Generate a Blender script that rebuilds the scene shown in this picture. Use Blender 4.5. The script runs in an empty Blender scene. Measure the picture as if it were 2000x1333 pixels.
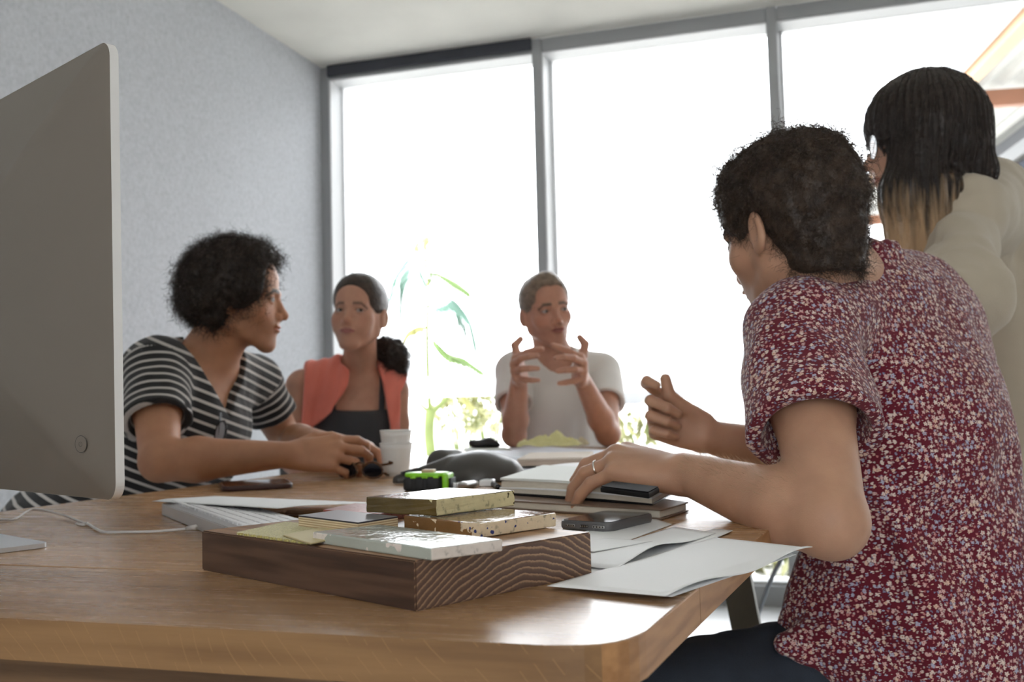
import bpy, bmesh, math, random
import numpy as np
from mathutils import Vector, Matrix
SC = bpy.context.scene
COL = SC.collection
# ---------------------------------------------------------------- camera, sky, lights, exposure
FPX = 1940.0; CZ = 0.90
YAW, PITCH, ROLL = math.radians(17.2), math.radians(3.48), math.radians(1.43)
fw = np.array([-math.sin(YAW)*math.cos(PITCH), math.cos(YAW)*math.cos(PITCH), math.sin(PITCH)])
r0 = np.array([math.cos(YAW), math.sin(YAW), 0.0]); u0 = np.cross(r0, fw)
cr = math.cos(ROLL)*r0-math.sin(ROLL)*u0
cu = math.sin(ROLL)*r0+math.cos(ROLL)*u0
CAMP = np.array([0.0, 0.0, CZ])
def P(x, y, D):            # a point of the place, taken from the photo at optical depth D (metres)
    return CAMP + D*(fw+(x-1000)/FPX*cr-(y-666.5)/FPX*cu)
def Z(x, y, z=0.75):       # ... where the line of sight meets height z
    d = fw+(x-1000)/FPX*cr-(y-666.5)/FPX*cu
    return CAMP + d*((z-CZ)/d[2])
def PY(x, y, Y):           # ... where it meets the plane y = Y
    d = fw+(x-1000)/FPX*cr-(y-666.5)/FPX*cu
    return CAMP + d*(Y/d[1])
cam = bpy.data.cameras.new('camera'); cam.sensor_width = 36.0; cam.lens = 36.0*FPX/2000.0
cam.clip_start = 0.05; cam.clip_end = 500
cam.dof.use_dof = True; cam.dof.focus_distance = 0.96; cam.dof.aperture_fstop = 8.5
camo = bpy.data.objects.new('camera', cam); COL.objects.link(camo)
M = Matrix(((cr[0], cu[0], -fw[0], 0), (cr[1], cu[1], -fw[1], 0), (cr[2], cu[2], -fw[2], CZ), (0, 0, 0, 1)))
camo.matrix_world = M; SC.camera = camo
w = bpy.data.worlds.new('sky'); SC.world = w; w.use_nodes = True
w.node_tree.nodes['Background'].inputs[0].default_value = (0.93, 0.965, 1.0, 1)
w.node_tree.nodes['Background'].inputs[1].default_value = 6.2
sun = bpy.data.lights.new('sun', 'SUN'); sun.energy = 5.0; sun.angle = 0.02; sun.color = (1, .93, .82)
suno = bpy.data.objects.new('sun', sun); COL.objects.link(suno)
suno.rotation_euler = (math.radians(38), 0, math.radians(200))
# unseen area lamps added behind the camera as fill
for lx, ly, e in ((-1.3, -1.6, 9), (0.9, -1.8, 10)):
    al = bpy.data.lights.new('fill_light', 'AREA'); al.shape = 'RECTANGLE'; al.size = 1.4; al.size_y = 1.0
    al.energy = e; al.color = (1, .93, .84)
    ao = bpy.data.objects.new('fill_light', al); COL.objects.link(ao); ao.location = (lx, ly, 2.57)
SC.view_settings.view_transform = 'Standard'; SC.view_settings.look = 'None'
SC.view_settings.gamma = 1.0; SC.view_settings.use_curve_mapping = False
SC.view_settings.exposure = 0.35
try:
    SC.cycles.max_bounces = 8; SC.cycles.diffuse_bounces = 5; SC.cycles.use_denoising = True
    SC.cycles.sample_clamp_indirect = 6
except Exception: pass
# ---------------------------------------------------------------- materials
def mat(name, col, rough=0.6, metal=0.0, var=0.0, vscale=8.0, bump=0.0, bscale=60.0, spec=0.5, sss=0.0, sheen=0.0, emit=0, coat=0, trans=0, stretch=None):
    m = bpy.data.materials.new(name); m.use_nodes = True
    nt = m.node_tree; b = nt.nodes['Principled BSDF']
    c = (*col, 1) if len(col) == 3 else col
    b.inputs['Base Color'].default_value = c
    b.inputs['Roughness'].default_value = rough; b.inputs['Metallic'].default_value = metal
    b.inputs['Specular IOR Level'].default_value = spec
    if sss: b.inputs['Subsurface Weight'].default_value = sss; b.inputs['Subsurface Radius'].default_value = (.02, .008, .004); b.inputs['Subsurface Scale'].default_value = .35
    if sheen: b.inputs['Sheen Weight'].default_value = sheen
    if coat: b.inputs['Coat Weight'].default_value = coat; b.inputs['Coat Roughness'].default_value = .15
    if trans: b.inputs['Transmission Weight'].default_value = trans
    if emit: b.inputs['Emission Color'].default_value = c; b.inputs['Emission Strength'].default_value = emit
    if var or bump:
        tc = nt.nodes.new('ShaderNodeTexCoord'); mp = nt.nodes.new('ShaderNodeMapping')
        nt.links.new(tc.outputs['Object'], mp.inputs[0])
        if stretch: mp.inputs['Scale'].default_value = stretch
    if var:
        n = nt.nodes.new('ShaderNodeTexNoise'); n.inputs['Scale'].default_value = vscale; n.inputs['Detail'].default_value = 5
        nt.links.new(mp.outputs[0], n.inputs['Vector'])
        r = nt.nodes.new('ShaderNodeValToRGB'); r.color_ramp.elements[0].position = .3; r.color_ramp.elements[1].position = .7
        r.color_ramp.elements[0].color = tuple(x*(1-var) for x in c[:3])+(1,)
        r.color_ramp.elements[1].color = tuple(min(1, x*(1+var)) for x in c[:3])+(1,)
        nt.links.new(n.outputs['Fac'], r.inputs[0]); nt.links.new(r.outputs[0], b.inputs['Base Color'])
    if bump:
        n2 = nt.nodes.new('ShaderNodeTexNoise'); n2.inputs['Scale'].default_value = bscale; n2.inputs['Detail'].default_value = 4
        nt.links.new(mp.outputs[0], n2.inputs['Vector'])
        bp = nt.nodes.new('ShaderNodeBump'); bp.inputs['Strength'].default_value = bump; bp.inputs['Distance'].default_value = .004
        nt.links.new(n2.outputs['Fac'], bp.inputs['Height']); nt.links.new(bp.outputs[0], b.inputs['Normal'])
    return m
class NT:                      # short hand for node graphs
    def __init__(s, name, rough=.5, **kw):
        s.m = mat(name, (.5, .5, .5), rough, **kw); s.t = s.m.node_tree; s.b = s.t.nodes['Principled BSDF']
    def n(s, typ, **kw):
        x = s.t.nodes.new('ShaderNode'+typ)
        for k, v in kw.items():
            if k.startswith('i_'):
                k = k[2:]; x.inputs[int(k) if k.isdigit() else k.replace('_', ' ')].default_value = v
            else: setattr(x, k, v)
        return x
    def l(s, a, b): s.t.links.new(a, b)
    def math(s, op, a, b=None, clamp=False):
        x = s.n('Math', operation=op, use_clamp=clamp)
        for i, v in enumerate((a, b)):
            if v is None: continue
            if isinstance(v, (int, float)): x.inputs[i].default_value = v
            else: s.l(v, x.inputs[i])
        return x.outputs[0]
    def ramp(s, fac, stops, interp='LINEAR'):
        r = s.n('ValToRGB'); r.color_ramp.interpolation = interp; e = r.color_ramp.elements
        while len(e) < len(stops): e.new(.5)
        for q, (p, c) in zip(e, stops): q.position = p; q.color = (*c, 1)
        s.l(fac, r.inputs[0]); return r.outputs[0]
    def mix(s, fac, a, b, mode='MIX'):
        x = s.n('MixRGB', blend_type=mode)
        for i, v in enumerate((fac, a, b)):
            if isinstance(v, (int, float)): x.inputs[i].default_value = v
            elif isinstance(v, tuple): x.inputs[i].default_value = (*v, 1)
            else: s.l(v, x.inputs[i])
        return x.outputs[0]
def wood(name, light, dark, scale=1.0, axis=0, rough=.32, ring=5.0, ray=0.0, spec=.5, contrast=1.0, bump=.15):
    """straight grained wood; the grain runs along object axis 'axis'"""
    g = NT(name, rough, spec=spec)
    tc = g.n('TexCoord'); mp = g.n('Mapping')
    sc = [14*scale]*3; sc[axis] = .9*scale; mp.inputs['Scale'].default_value = sc
    g.l(tc.outputs['Object'], mp.inputs[0])
    n1 = g.n('TexNoise', i_Scale=1.6, i_Detail=3.0); g.l(mp.outputs[0], n1.inputs['Vector'])
    n2 = g.n('TexNoise', i_Scale=9.0, i_Detail=6.0, i_Roughness=.7); g.l(mp.outputs[0], n2.inputs['Vector'])
    w1 = g.math('SINE', g.math('MULTIPLY', n1.outputs['Fac'], ring*6.28)); w1 = g.math('MULTIPLY', w1, .28)
    f = g.math('ADD', g.math('ADD', w1, g.math('MULTIPLY', n2.outputs['Fac'], .9)), .05)
    col = g.ramp(f, [(.15, dark), (.5, tuple((a+b)/2 for a, b in zip(light, dark))), (.85, light)])
    if ray:
        sx = g.n('SeparateXYZ'); g.l(tc.outputs['Object'], sx.inputs[0]); nn_ = g.n('TexNoise', i_Scale=5.0, i_Detail=1.0); g.l(tc.outputs['Object'], nn_.inputs['Vector'])
        n3_ = g.n('TexNoise', i_Scale=55.0, i_Detail=2.0); g.l(tc.outputs['Object'], n3_.inputs['Vector'])
        ph = g.math('ADD', g.math('MULTIPLY', sx.outputs[0], 38.0), g.math('ADD', g.math('MULTIPLY', sx.outputs[2], g.math('ADD', g.math('MULTIPLY', sx.outputs[0], 45.0), 42.0)), g.math('MULTIPLY', nn_.outputs['Fac'], 9.0)))
        fr = g.math('FRACT', ph); e = g.math('MULTIPLY', g.math('MULTIPLY', g.math('LESS_THAN', fr, .05), g.math('GREATER_THAN', n3_.outputs['Fac'], .46)), ray)
        col = g.mix(e, col, tuple(min(1, x*1.5) for x in light))
    if False:
        mp2 = g.n('Mapping'); s2 = [60, 60, 60]; s2[axis] = 60; mp2.inputs['Scale'].default_value = (26, 26, 9); mp2.inputs['Rotation'].default_value = (0, .55, 0)
        g.l(tc.outputs['Object'], mp2.inputs[0])
        v = g.n('TexVoronoi', feature='DISTANCE_TO_EDGE', i_Scale=1.6); g.l(mp2.outputs[0], v.inputs['Vector'])
        e = g.math('MULTIPLY', g.math('LESS_THAN', v.outputs['Distance'], .035), ray)
        col = g.mix(e, col, tuple(min(1, x*1.35) for x in light))
    g.l(col, g.b.inputs['Base Color'])
    bp = g.n('Bump', i_Strength=bump, i_Distance=.001); g.l(n2.outputs['Fac'], bp.inputs['Height']); g.l(bp.outputs[0], g.b.inputs['Normal'])
    g.l(g.math('ADD', g.math('MULTIPLY', n2.outputs['Fac'], .06), rough-.03), g.b.inputs['Roughness'])
    return g.m
# ---------------------------------------------------------------- mesh helpers
def link(name, me, m, parent=None):
    o = bpy.data.objects.new(name, me)
    if m is not None:
        for x in (m if isinstance(m, (list, tuple)) else [m]): me.materials.append(x)
    COL.objects.link(o)
    if parent is not None: o.parent = parent
    return o
def tag(o, label=None, cat=None, group=None, kind=None):
    if label: o['label'] = label
    if cat: o['category'] = cat
    if group: o['group'] = group
    if kind: o['kind'] = kind
    return o
def thing(name, label, cat, loc=(0, 0, 0), rz=0, group=None):
    o = bpy.data.objects.new(name, None); COL.objects.link(o); o.location = loc; o.rotation_euler = (0, 0, rz)
    o.empty_display_size = .02
    return tag(o, label, cat, group)
def tomesh(bm, smooth=False):
    me = bpy.data.meshes.new('mesh'); bmesh.ops.recalc_face_normals(bm, faces=bm.faces[:])
    bm.to_mesh(me); bm.free()
    if smooth: me.polygons.foreach_set('use_smooth', [True]*len(me.polygons))
    return me
def add_box(bm, lo, hi, bev=0, seg=2, mtx=None):
    c = [(a+b)/2 for a, b in zip(lo, hi)]; s = [abs(b-a) for a, b in zip(lo, hi)]
    r = bmesh.ops.create_cube(bm, size=1.0, matrix=Matrix.Translation(c) @ Matrix.Diagonal((*s, 1)))
    vs = r['verts']
    if bev:
        es = list({e for v in vs for e in v.link_edges})
        r2 = bmesh.ops.bevel(bm, geom=es, offset=bev, segments=seg, affect='EDGES', profile=.5)
        vs = list({v for f in r2['faces'] for v in f.verts} | {v for v in vs if v.is_valid})
    if mtx is not None: bmesh.ops.transform(bm, matrix=mtx, verts=[v for v in vs if v.is_valid])
    return vs
def box(name, lo, hi, m, parent=None, bev=0, seg=2, smooth=False):
    bm = bmesh.new(); add_box(bm, lo, hi, bev, seg); return link(name, tomesh(bm, smooth), m, parent)
def prism(pts, z0, z1, bev=0, seg=2):
    """closed outline pts (x, y) extruded z0..z1"""
    bm = bmesh.new()
    a = [bm.verts.new((x, y, z0)) for x, y in pts]; b = [bm.verts.new((x, y, z1)) for x, y in pts]
    n = len(pts); bm.faces.new(a[::-1]); bm.faces.new(b)
    for i in range(n): bm.faces.new((a[i], a[(i+1) % n], b[(i+1) % n], b[i]))
    if bev:
        es = [e for e in bm.edges if abs(e.verts[0].co.z-e.verts[1].co.z) < 1e-6]
        bmesh.ops.bevel(bm, geom=es, offset=bev, segments=seg, affect='EDGES', profile=.5)
    return bm
def lathe(prof, seg=40, c=(0, 0, 0)):
    bm = bmesh.new(); rings = []
    for r, z in prof:
        rings.append([bm.verts.new((c[0]+r*math.cos(2*math.pi*i/seg), c[1]+r*math.sin(2*math.pi*i/seg), c[2]+z)) for i in range(seg)])
    for A, B in zip(rings, rings[1:]):
        for i in range(seg): bm.faces.new((A[i], A[(i+1) % seg], B[(i+1) % seg], B[i]))
    if prof[0][0] > 1e-5: bm.faces.new(rings[0][::-1])
    if prof[-1][0] > 1e-5: bm.faces.new(rings[-1])
    bmesh.ops.remove_doubles(bm, verts=bm.verts[:], dist=1e-6)
    return bm
def catmull(pts, n=8):
    pts = [np.array(p, float) for p in pts]; q = [2*pts[0]-pts[1]]+pts+[2*pts[-1]-pts[-2]]; out = []
    for i in range(1, len(q)-2):
        for k in range(n):
            t = k/n; a, b, c, d = q[i-1:i+3]
            out.append(.5*((2*b)+(-a+c)*t+(2*a-5*b+4*c-d)*t*t+(-a+3*b-3*c+d)*t**3))
    out.append(pts[-1]); return out
def tube(pts, r, seg=8, bm=None):
    bm = bm or bmesh.new(); rings = []; pts = [Vector(p) for p in pts]; n = len(pts)
    rr = r if hasattr(r, '__len__') else [r]*n
    t0 = (pts[1]-pts[0]).normalized(); up = Vector((0, 0, 1)) if abs(t0.z) < .9 else Vector((1, 0, 0)); x = t0.cross(up).normalized()
    for i, p in enumerate(pts):
        t = (pts[min(i+1, n-1)]-pts[max(i-1, 0)]).normalized(); x = (x-t*x.dot(t)).normalized(); y = t.cross(x)
        rings.append([bm.verts.new(p+rr[i]*(x*math.cos(2*math.pi*k/seg)+y*math.sin(2*math.pi*k/seg))) for k in range(seg)])
    for A, B in zip(rings, rings[1:]):
        for k in range(seg): bm.faces.new((A[k], A[(k+1) % seg], B[(k+1) % seg], B[k]))
    bm.faces.new(rings[0][::-1]); bm.faces.new(rings[-1]); return bm
def bar(bm, a, b, w, h=None, up=(0, 0, 1)):
    """rectangular bar from a to b, w wide, h high"""
    h = h or w; a, b = Vector(a), Vector(b); t = (b-a).normalized(); s = t.cross(Vector(up))
    if s.length < 1e-4: s = t.cross(Vector((1, 0, 0)))
    s.normalize(); u = s.cross(t)
    v = [bm.verts.new(p+s*i*w/2+u*j*h/2) for p in (a, b) for i, j in ((-1, -1), (1, -1), (1, 1), (-1, 1))]
    for f in ((3, 2, 1, 0), (4, 5, 6, 7), (0, 1, 5, 4), (1, 2, 6, 5), (2, 3, 7, 6), (3, 0, 4, 7)): bm.faces.new([v[i] for i in f])
    return bm
# ---------------------------------------------------------------- the room
YW = 4.42; XL = -2.345; ZC = 2.605; XR = 3.3; YB = -3.2
m_wall = mat('acoustic_wall', (.47, .485, .51), .95, var=.17, vscale=60, bump=.3, bscale=120, spec=.2)
_nt = m_wall.node_tree; _ = [n for n in _nt.nodes if n.type == 'TEX_NOISE']; _[0].inputs['Detail'].default_value = 9; _[0].inputs['Roughness'].default_value = .75
m_ceil = mat('plaster_ceiling', (.66, .65, .60), .9, var=.05, vscale=3.0, bump=.1, bscale=30, spec=.2)
m_white = mat('painted_wall', (.72, .71, .69), .8, spec=.3)
m_floor = mat('polished_concrete', (.60, .61, .62), .28, var=.06, vscale=4, spec=.5)
m_frame = mat('grey_aluminium', (.34, .35, .36), .45, metal=.3, spec=.5)
m_frame2 = mat('pale_aluminium', (.62, .63, .64), .5, spec=.5)
m_dark = mat('dark_pelmet', (.035, .038, .05), .5)
def struct(name, lo, hi, m, bev=0): return tag(box(name, lo, hi, m, bev=bev), kind='structure')
struct('wall_left', (XL-.2, YB, -.1), (XL, YW+.35, ZC+.3), m_wall)
struct('ceiling', (XL-.2, YB, ZC), (XR+.2, YW+.02, ZC+.3), m_ceil)
struct('floor', (XL-.2, YB-.2, -.2), (XR+.2, YW+.2, 0), m_floor)
struct('wall_right', (XR, YB, -.1), (XR+.2, YW+.35, ZC+.3), m_white)
# wall behind the photographer, with a wide window opening of its own
bm = bmesh.new(); add_box(bm, (XL-.2, YB-.2, 0), (XR+.2, YB, .9)); add_box(bm, (XL-.2, YB-.2, 2.3), (XR+.2, YB, ZC+.3))
add_box(bm, (XL-.2, YB-.2, .9), (XL+2.0, YB, 2.3)); add_box(bm, (XR-2.2, YB-.2, .9), (XR+.2, YB, 2.3))
tag(link('wall_back', tomesh(bm), m_white), kind='structure')
# glazed front: head, jamb, mullions, sill; three bays and one more beyond the frame
DEP = .15
def frame_part(name, lo, hi, m): return struct(name, lo, hi, m, .003)
g = NT('window_glass', 0.0); tr = g.n('BsdfTransparent'); gl = g.n('BsdfGlossy', i_Roughness=0.0); mx = g.n('MixShader'); fr = g.n('Fresnel', i_IOR=1.25)
g.l(fr.outputs[0], mx.inputs[0]); g.l(tr.outputs[0], mx.inputs[1]); g.l(gl.outputs[0], mx.inputs[2])
g.l(mx.outputs[0], g.t.nodes['Material Output'].inputs['Surface']); glass = g.m
bays = [(-2.30, -1.233), (-1.188, -.165), (-.119, 1.30), (1.345, 2.80)]
for i, (a, b) in enumerate(bays):
    e = bpy.data.objects.new('window_%d' % (i+1), None); COL.objects.link(e); tag(e, kind='structure'); e.location = (0, 0, 0)
    box('window_head', (a, YW+.0, 2.537), (b, YW+DEP, 2.60), m_frame, e, .002)
    box('head_reveal', (a, YW+.004, 2.530), (b, YW+DEP+.03, 2.5365), m_frame2, e)
    box('window_sill', (a, YW+.0, 0.0), (b, YW+DEP, .085), m_frame, e, .002)
    box('sill_top', (a, YW+.03, .085), (b, YW+DEP, .10), m_frame2, e)
    box('pane', (a, YW+DEP-.03, .10), (b, YW+DEP-.022, 2.53), glass, e)
    box('window_stop', (a, YW+DEP-.02, .10), (a+.018, YW+DEP+.02, 2.53), m_frame2, e)
# the dark roller blind box over the first bay
tag(box('blind_box', (-2.30, YW-.02, 2.548), (-1.235, YW+.0, 2.604), m_dark, bev=.004), 'dark roller blind box under the ceiling over the left window bay', 'blind')
m_jamb = m_frame
bm = bmesh.new(); add_box(bm, (XL, YW, 0), (-2.30, YW+DEP, 2.60)); tag(link('trim_1', tomesh(bm), m_frame), kind='structure')
bm = bmesh.new(); add_box(bm, (-2.30, YW+.004, .10), (-2.292, YW+DEP, 2.53)); tag(link('trim_2', tomesh(bm), m_frame2), kind='structure')
for i, x in enumerate((-1.211, -.142, 1.322, 2.822)):
    bm = bmesh.new(); add_box(bm, (x-.0225, YW-.006, 0), (x+.0225, YW+DEP, 2.60), .002)
    tag(link('trim_%d' % (i+3), tomesh(bm), m_frame), kind='structure')
    bm = bmesh.new(); add_box(bm, (x+.0225, YW+.006, .10), (x+.0265, YW+DEP, 2.53))
    if i == 0: tag(link('trim_%d' % (i+10), tomesh(bm), m_frame2), kind='structure')
    else: bm.free()
struct('wall_front', (2.845, YW, 0), (XR, YW+DEP, ZC), m_white)
# ---------------------------------------------------------------- outside
m_pale = mat('sunlit_render', (.86, .86, .86), .9)
m_ground = mat('pale_paving', (.62, .62, .60), .9, var=.05)
struct('ground', (-90, YW+.35, -.25), (90, 160, -.02), m_ground)
struct('sill_outside', (XL-.3, YW+DEP, -.2), (XR+.2, YW+.36, -.005), m_pale)
# pale far hills, soft in the haze
bm = bmesh.new(); N = 60; rng = np.random.RandomState(4); va = []; X0 = PY(1180, 760, 150)[0]; X1 = PY(2600, 760, 150)[0]
for i in range(N+1):
    t = i/N; x = X0+(X1-X0)*t
    h = 6.5*(min(1, t*5)**.7)*(1+.18*math.sin(t*9)+.1*math.sin(t*23+1)); va.append((x, h))
pts = [(x, h) for x, h in va]+[(X1, -2), (X0, -2)]
A = [bm.verts.new((x, 145, z)) for x, z in pts]; B = [bm.verts.new((x, 158, z-0.5)) for x, z in pts]
n = len(pts); bm.faces.new(A); bm.faces.new(B[::-1])
for i in range(n): bm.faces.new((A[i], B[i], B[(i+1) % n], A[(i+1) % n]))
tag(link('hills', tomesh(bm), mat('hazy_hills', (.158, .160, .163), 1)), kind='structure')

# white horizontal rail outside the glass, carried by posts
t = thing('balcony_rail', 'white horizontal balustrade board on posts outside the window', 'railing')
za = P(840, 757, 7.0)
box('rail_board', (-9, za[1]-.02, za[2]-.07), (6, za[1]+.02, za[2]+.07), m_pale, t, .004)
for x in np.arange(-8.6, 6, 1.9): box('rail_post', (x-.03, za[1]+.02, -.05), (x+.03, za[1]+.08, za[2]-.02), m_pale, t)
# young palm beyond the rail
m_trunk = mat('palm_trunk', (.11, .14, .035), .7, var=.25, vscale=6)
m_frond = mat('palm_frond', (.11, .18, .045), .55, var=.2, vscale=3)
m_frond2 = mat('palm_frond_blue', (.09, .17, .13), .5)
m_frond3 = mat('palm_frond_dry', (.32, .31, .12), .6)
t = thing('young_palm', 'young green palm with forked trunk and drooping fronds behind the white rail', 'palm', tuple(P(842, 1003, 8)*[1, 1, 0]))
def wv(o_parent): return np.array(o_parent.location)
base = wv(t)
def relp(x, y, D, o=None): return P(x, y, D)-base
bm = tube(catmull([np.zeros(3)]+[relp(x, y, 8) for x, y in ((842, 900), (838, 850), (840, 800))], 5), [.042]*15+[.036], 10)
link('trunk', tomesh(bm, True), m_trunk, t)
for pts, r in (([(840, 805), (836, 740), (834, 650), (836, 570)], .022), ([(840, 808), (862, 790), (880, 768)], .026), ([(838, 805), (826, 795), (815, 786)], .018)):
    q = catmull([relp(x, y, 8) for x, y in pts], 6)
    link('branch', tomesh(tube(q, [r*(1-.5*i/len(q)) for i in range(len(q))], 8), True), m_trunk, t)
def frond(pts, wid, m, n=22, droop=.6, dz=0):
    """a rachis with leaflets both sides"""
    bm = bmesh.new(); q = catmull([relp(x, y, D) for x, y, D in pts], n//len(pts)+2); N = len(q)
    tube(q, [.009*(1-.6*i/N) for i in range(N)], 5, bm)
    for i in range(1, N-1):
        tdir = q[i+1]-q[i-1]; tdir = tdir/np.linalg.norm(tdir); f = math.sin(math.pi*min(1, .12+.88*i/N))**.6
        for s in (-1, 1):
            side = np.cross(tdir, np.array([0, 0, 1.0])); side /= np.linalg.norm(side)+1e-6
            d = side*s*.55+tdir*.6+np.array([0, 0, -droop]); d /= np.linalg.norm(d)
            L = wid*f; a = q[i]; w_ = np.cross(d, side); w_ = w_/np.linalg.norm(w_)*.023
            mid = a+d*L*.45; tip = a+d*L+np.array([0, 0, -.25*L])
            v = [bm.verts.new(p) for p in (a, mid+w_+tdir*.012, tip, mid-w_-tdir*.012)]; bm.faces.new(v)
    return link('frond', tomesh(bm), m, t)
frond([(834, 560, 8), (805, 505, 8.1), (775, 545, 8.2), (778, 630, 8.3)], .26, m_frond2, 30, .9)
frond([(836, 560, 8), (828, 505, 8), (822, 480, 7.9), (832, 462, 7.8)], .10, m_frond3, 12, .2)
frond([(838, 560, 8), (845, 535, 8), (880, 548, 7.9), (916, 575, 7.8)], .14, m_frond, 22, .3)
frond([(838, 600, 8), (880, 585, 8), (910, 620, 8.1), (926, 685, 8.2)], .20, m_frond2, 24, .8)
frond([(838, 660, 8), (870, 690, 8), (900, 705, 7.9), (940, 730, 7.8)], .18, m_frond, 20, .1)
frond([(836, 640, 8), (815, 640, 8), (800, 650, 7.9), (788, 680, 7.8)], .12, m_frond3, 12, .5)
frond([(880, 768, 8), (890, 762, 8), (905, 772, 8), (925, 800, 8)], .12, m_frond3, 12, .6)
# low shrubs in the garden
m_shrub = [mat('pale_leaves', (.17, .20, .09), .6, var=.2), mat('light_leaves', (.26, .26, .12), .6, var=.2)]
def shrub(x, y, D, r, seed, label):
    c = P(x, y, D); b = np.array([c[0], c[1], -.03]); t2 = thing('shrub', label, 'shrub', tuple(b), group='garden shrubs')
    rr = random.Random(seed); bm = bmesh.new(); H = c[2]+r
    for k in range(150):
        th = rr.uniform(0, 6.28); ph = math.acos(rr.uniform(-.4, 1)); rad = r*rr.uniform(.55, 1.05)
        p = Vector((rad*math.sin(ph)*math.cos(th), rad*math.sin(ph)*math.sin(th), H-r+rad*math.cos(ph)*.9))
        a = Vector((rr.gauss(0, 1), rr.gauss(0, 1), rr.gauss(0, .6))).normalized(); bq = a.cross(Vector((0, 0, 1))).normalized()
        L = r*.28; v = [bm.verts.new(p+d) for d in (a*-L, bq*L*.35, a*L, bq*-L*.35)]; bm.faces.new(v)
    link('foliage', tomesh(bm), m_shrub[seed % 2], t2)
    bm = bmesh.new()
    for k in range(5):
        an = k*1.3; tube([(0, 0, 0), (math.cos(an)*r*.2, math.sin(an)*r*.2, H*.4), (math.cos(an)*r*.45, math.sin(an)*r*.45, H*.8)], [.02, .015, .008], 6, bm)
    link('stem', tomesh(bm), m_trunk, t2)
for a in ((905, 815, 8.6, .32, 1, 'pale shrub behind the palm trunk'), (955, 800, 9.5, .30, 2, 'green shrub beside the seated man in white at the window'),
          (1545, 1100, 5.2, .26, 3, 'yellow-green shrub low outside the window under the table corner'), (1255, 860, 10, .4, 5, 'pale shrub beyond the window between the two men'),
          (1478, 1125, 6.4, .22, 4, 'dark low shrub outside the window beside the table leg')): shrub(*a)
# neighbouring white house far away
t = thing('neighbour_house', 'pale distant house with small dark blue windows beyond the window', 'house', tuple(P(1440, 830, 40)))
hb = np.array(t.location); m_blue = mat('blue_window', (.02, .07, .10), .2)
def hbox(nm, x0, y0, x1, y1, D, dep, m):
    a = P(x0, y1, D)-hb; b = P(x1, y0, D)-hb
    return box(nm, (a[0], a[1]-.0, a[2]), (b[0], a[1]+dep, b[2]), m, t)
hbox('house_wall', 1340, 770, 1500, 870, 40, 5, m_pale)
for x0, x1, y0, y1 in ((1402, 1413, 783, 794), (1425, 1436, 782, 793), (1441, 1451, 811, 819)): hbox('window', x0, y0, x1, y1, 39.8, .15, m_blue)
rf = hbox('roof', 1330, 762, 1510, 772, 39.6, 6, mat('pale_roof', (.72, .74, .74), .8))
t = thing('garden_shed', 'pale flat-roofed shed in front of the distant house', 'shed', tuple(P(1382, 845, 30)))
hb = np.array(t.location); hbox('shed_wall', 1370, 828, 1396, 845, 30, 2, m_pale); hbox('roof', 1367, 823, 1399, 829, 29.8, 2.4, mat('shed_roof', (.5, .55, .5), .8))
# neighbouring roof seen from below, upper right
V0 = P(1300, 777, 1)-CAMP; V0[2] = 0; V0 /= np.linalg.norm(V0); S0 = np.array([V0[1], -V0[0], 0.0])
m_sheet = mat('corrugated_sheet', (.34, .34, .325), .55, spec=.4)
m_beam = mat('oiled_timber', (.20, .085, .045), .6, var=.2, vscale=2)
m_beam2 = mat('light_timber', (.42, .26, .15), .6, var=.1, vscale=2)
m_gut = mat('grey_gutter', (.06, .065, .075), .5); m_slate = mat('slate_blue_steel', (.08, .095, .125), .5)
HR = 2.6
def RP(s, l, z): return CAMP+S0*s+V0*l+np.array([0, 0, z])
t = thing('carport_roof', 'open timber roof with corrugated sheeting outside upper right', 'roof', tuple(RP(3, 6, -CZ)*[1, 1, 0]))
rb = np.array(t.location)
def rbar(nm, a, b, w_, h_, m): bm = bmesh.new(); bar(bm, a-rb, b-rb, w_, h_); return link(nm, tomesh(bm), m, t)
bm = bmesh.new(); n = 0; rows = []
for i in range(0, 161):
    s = 2.50+i*.045; z = HR+.06+.028*math.sin(i*math.pi/2.0+.6)
    rows.append([bm.verts.new(RP(s, l, z)-rb) for l in (4.6, 16)])
for a, b in zip(rows, rows[1:]): bm.faces.new((a[0], a[1], b[1], b[0]))
sh = link('roof_sheet', tomesh(bm), m_sheet, t); md = sh.modifiers.new('s', 'SOLIDIFY'); md.thickness = .004
rbar('rafter', RP(2.52, 4.5, HR-.05), RP(2.52, 16.1, HR-.05), .10, .16, m_beam2)
rbar('fascia', RP(2.42, 4.5, HR+.03), RP(2.42, 16.1, HR+.03), .03, .2, mat('pale_grey_fascia', (.55, .57, .6), .6))
for l in (5.45, 9.0, 12.0, 15.0): rbar('crossbeam', RP(2.57, l, HR-.09), RP(9, l, HR-.09), .09, .14, m_beam)
rbar('gutter', RP(3.65, 4.5, HR-.10), RP(3.65, 16, HR-.10), .22, .12, m_gut)
rbar('steel_beam', RP(4.15, 4.5, HR-.12), RP(4.15, 16, HR-.12), .26, .12, m_slate)
for s, l in ((2.55, 15.0), (5.2, 6.0), (5.2, 12.0)): rbar('roof_post', RP(s, l, -CZ), RP(s, l, HR-.1), .1, .1, m_beam)
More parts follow.
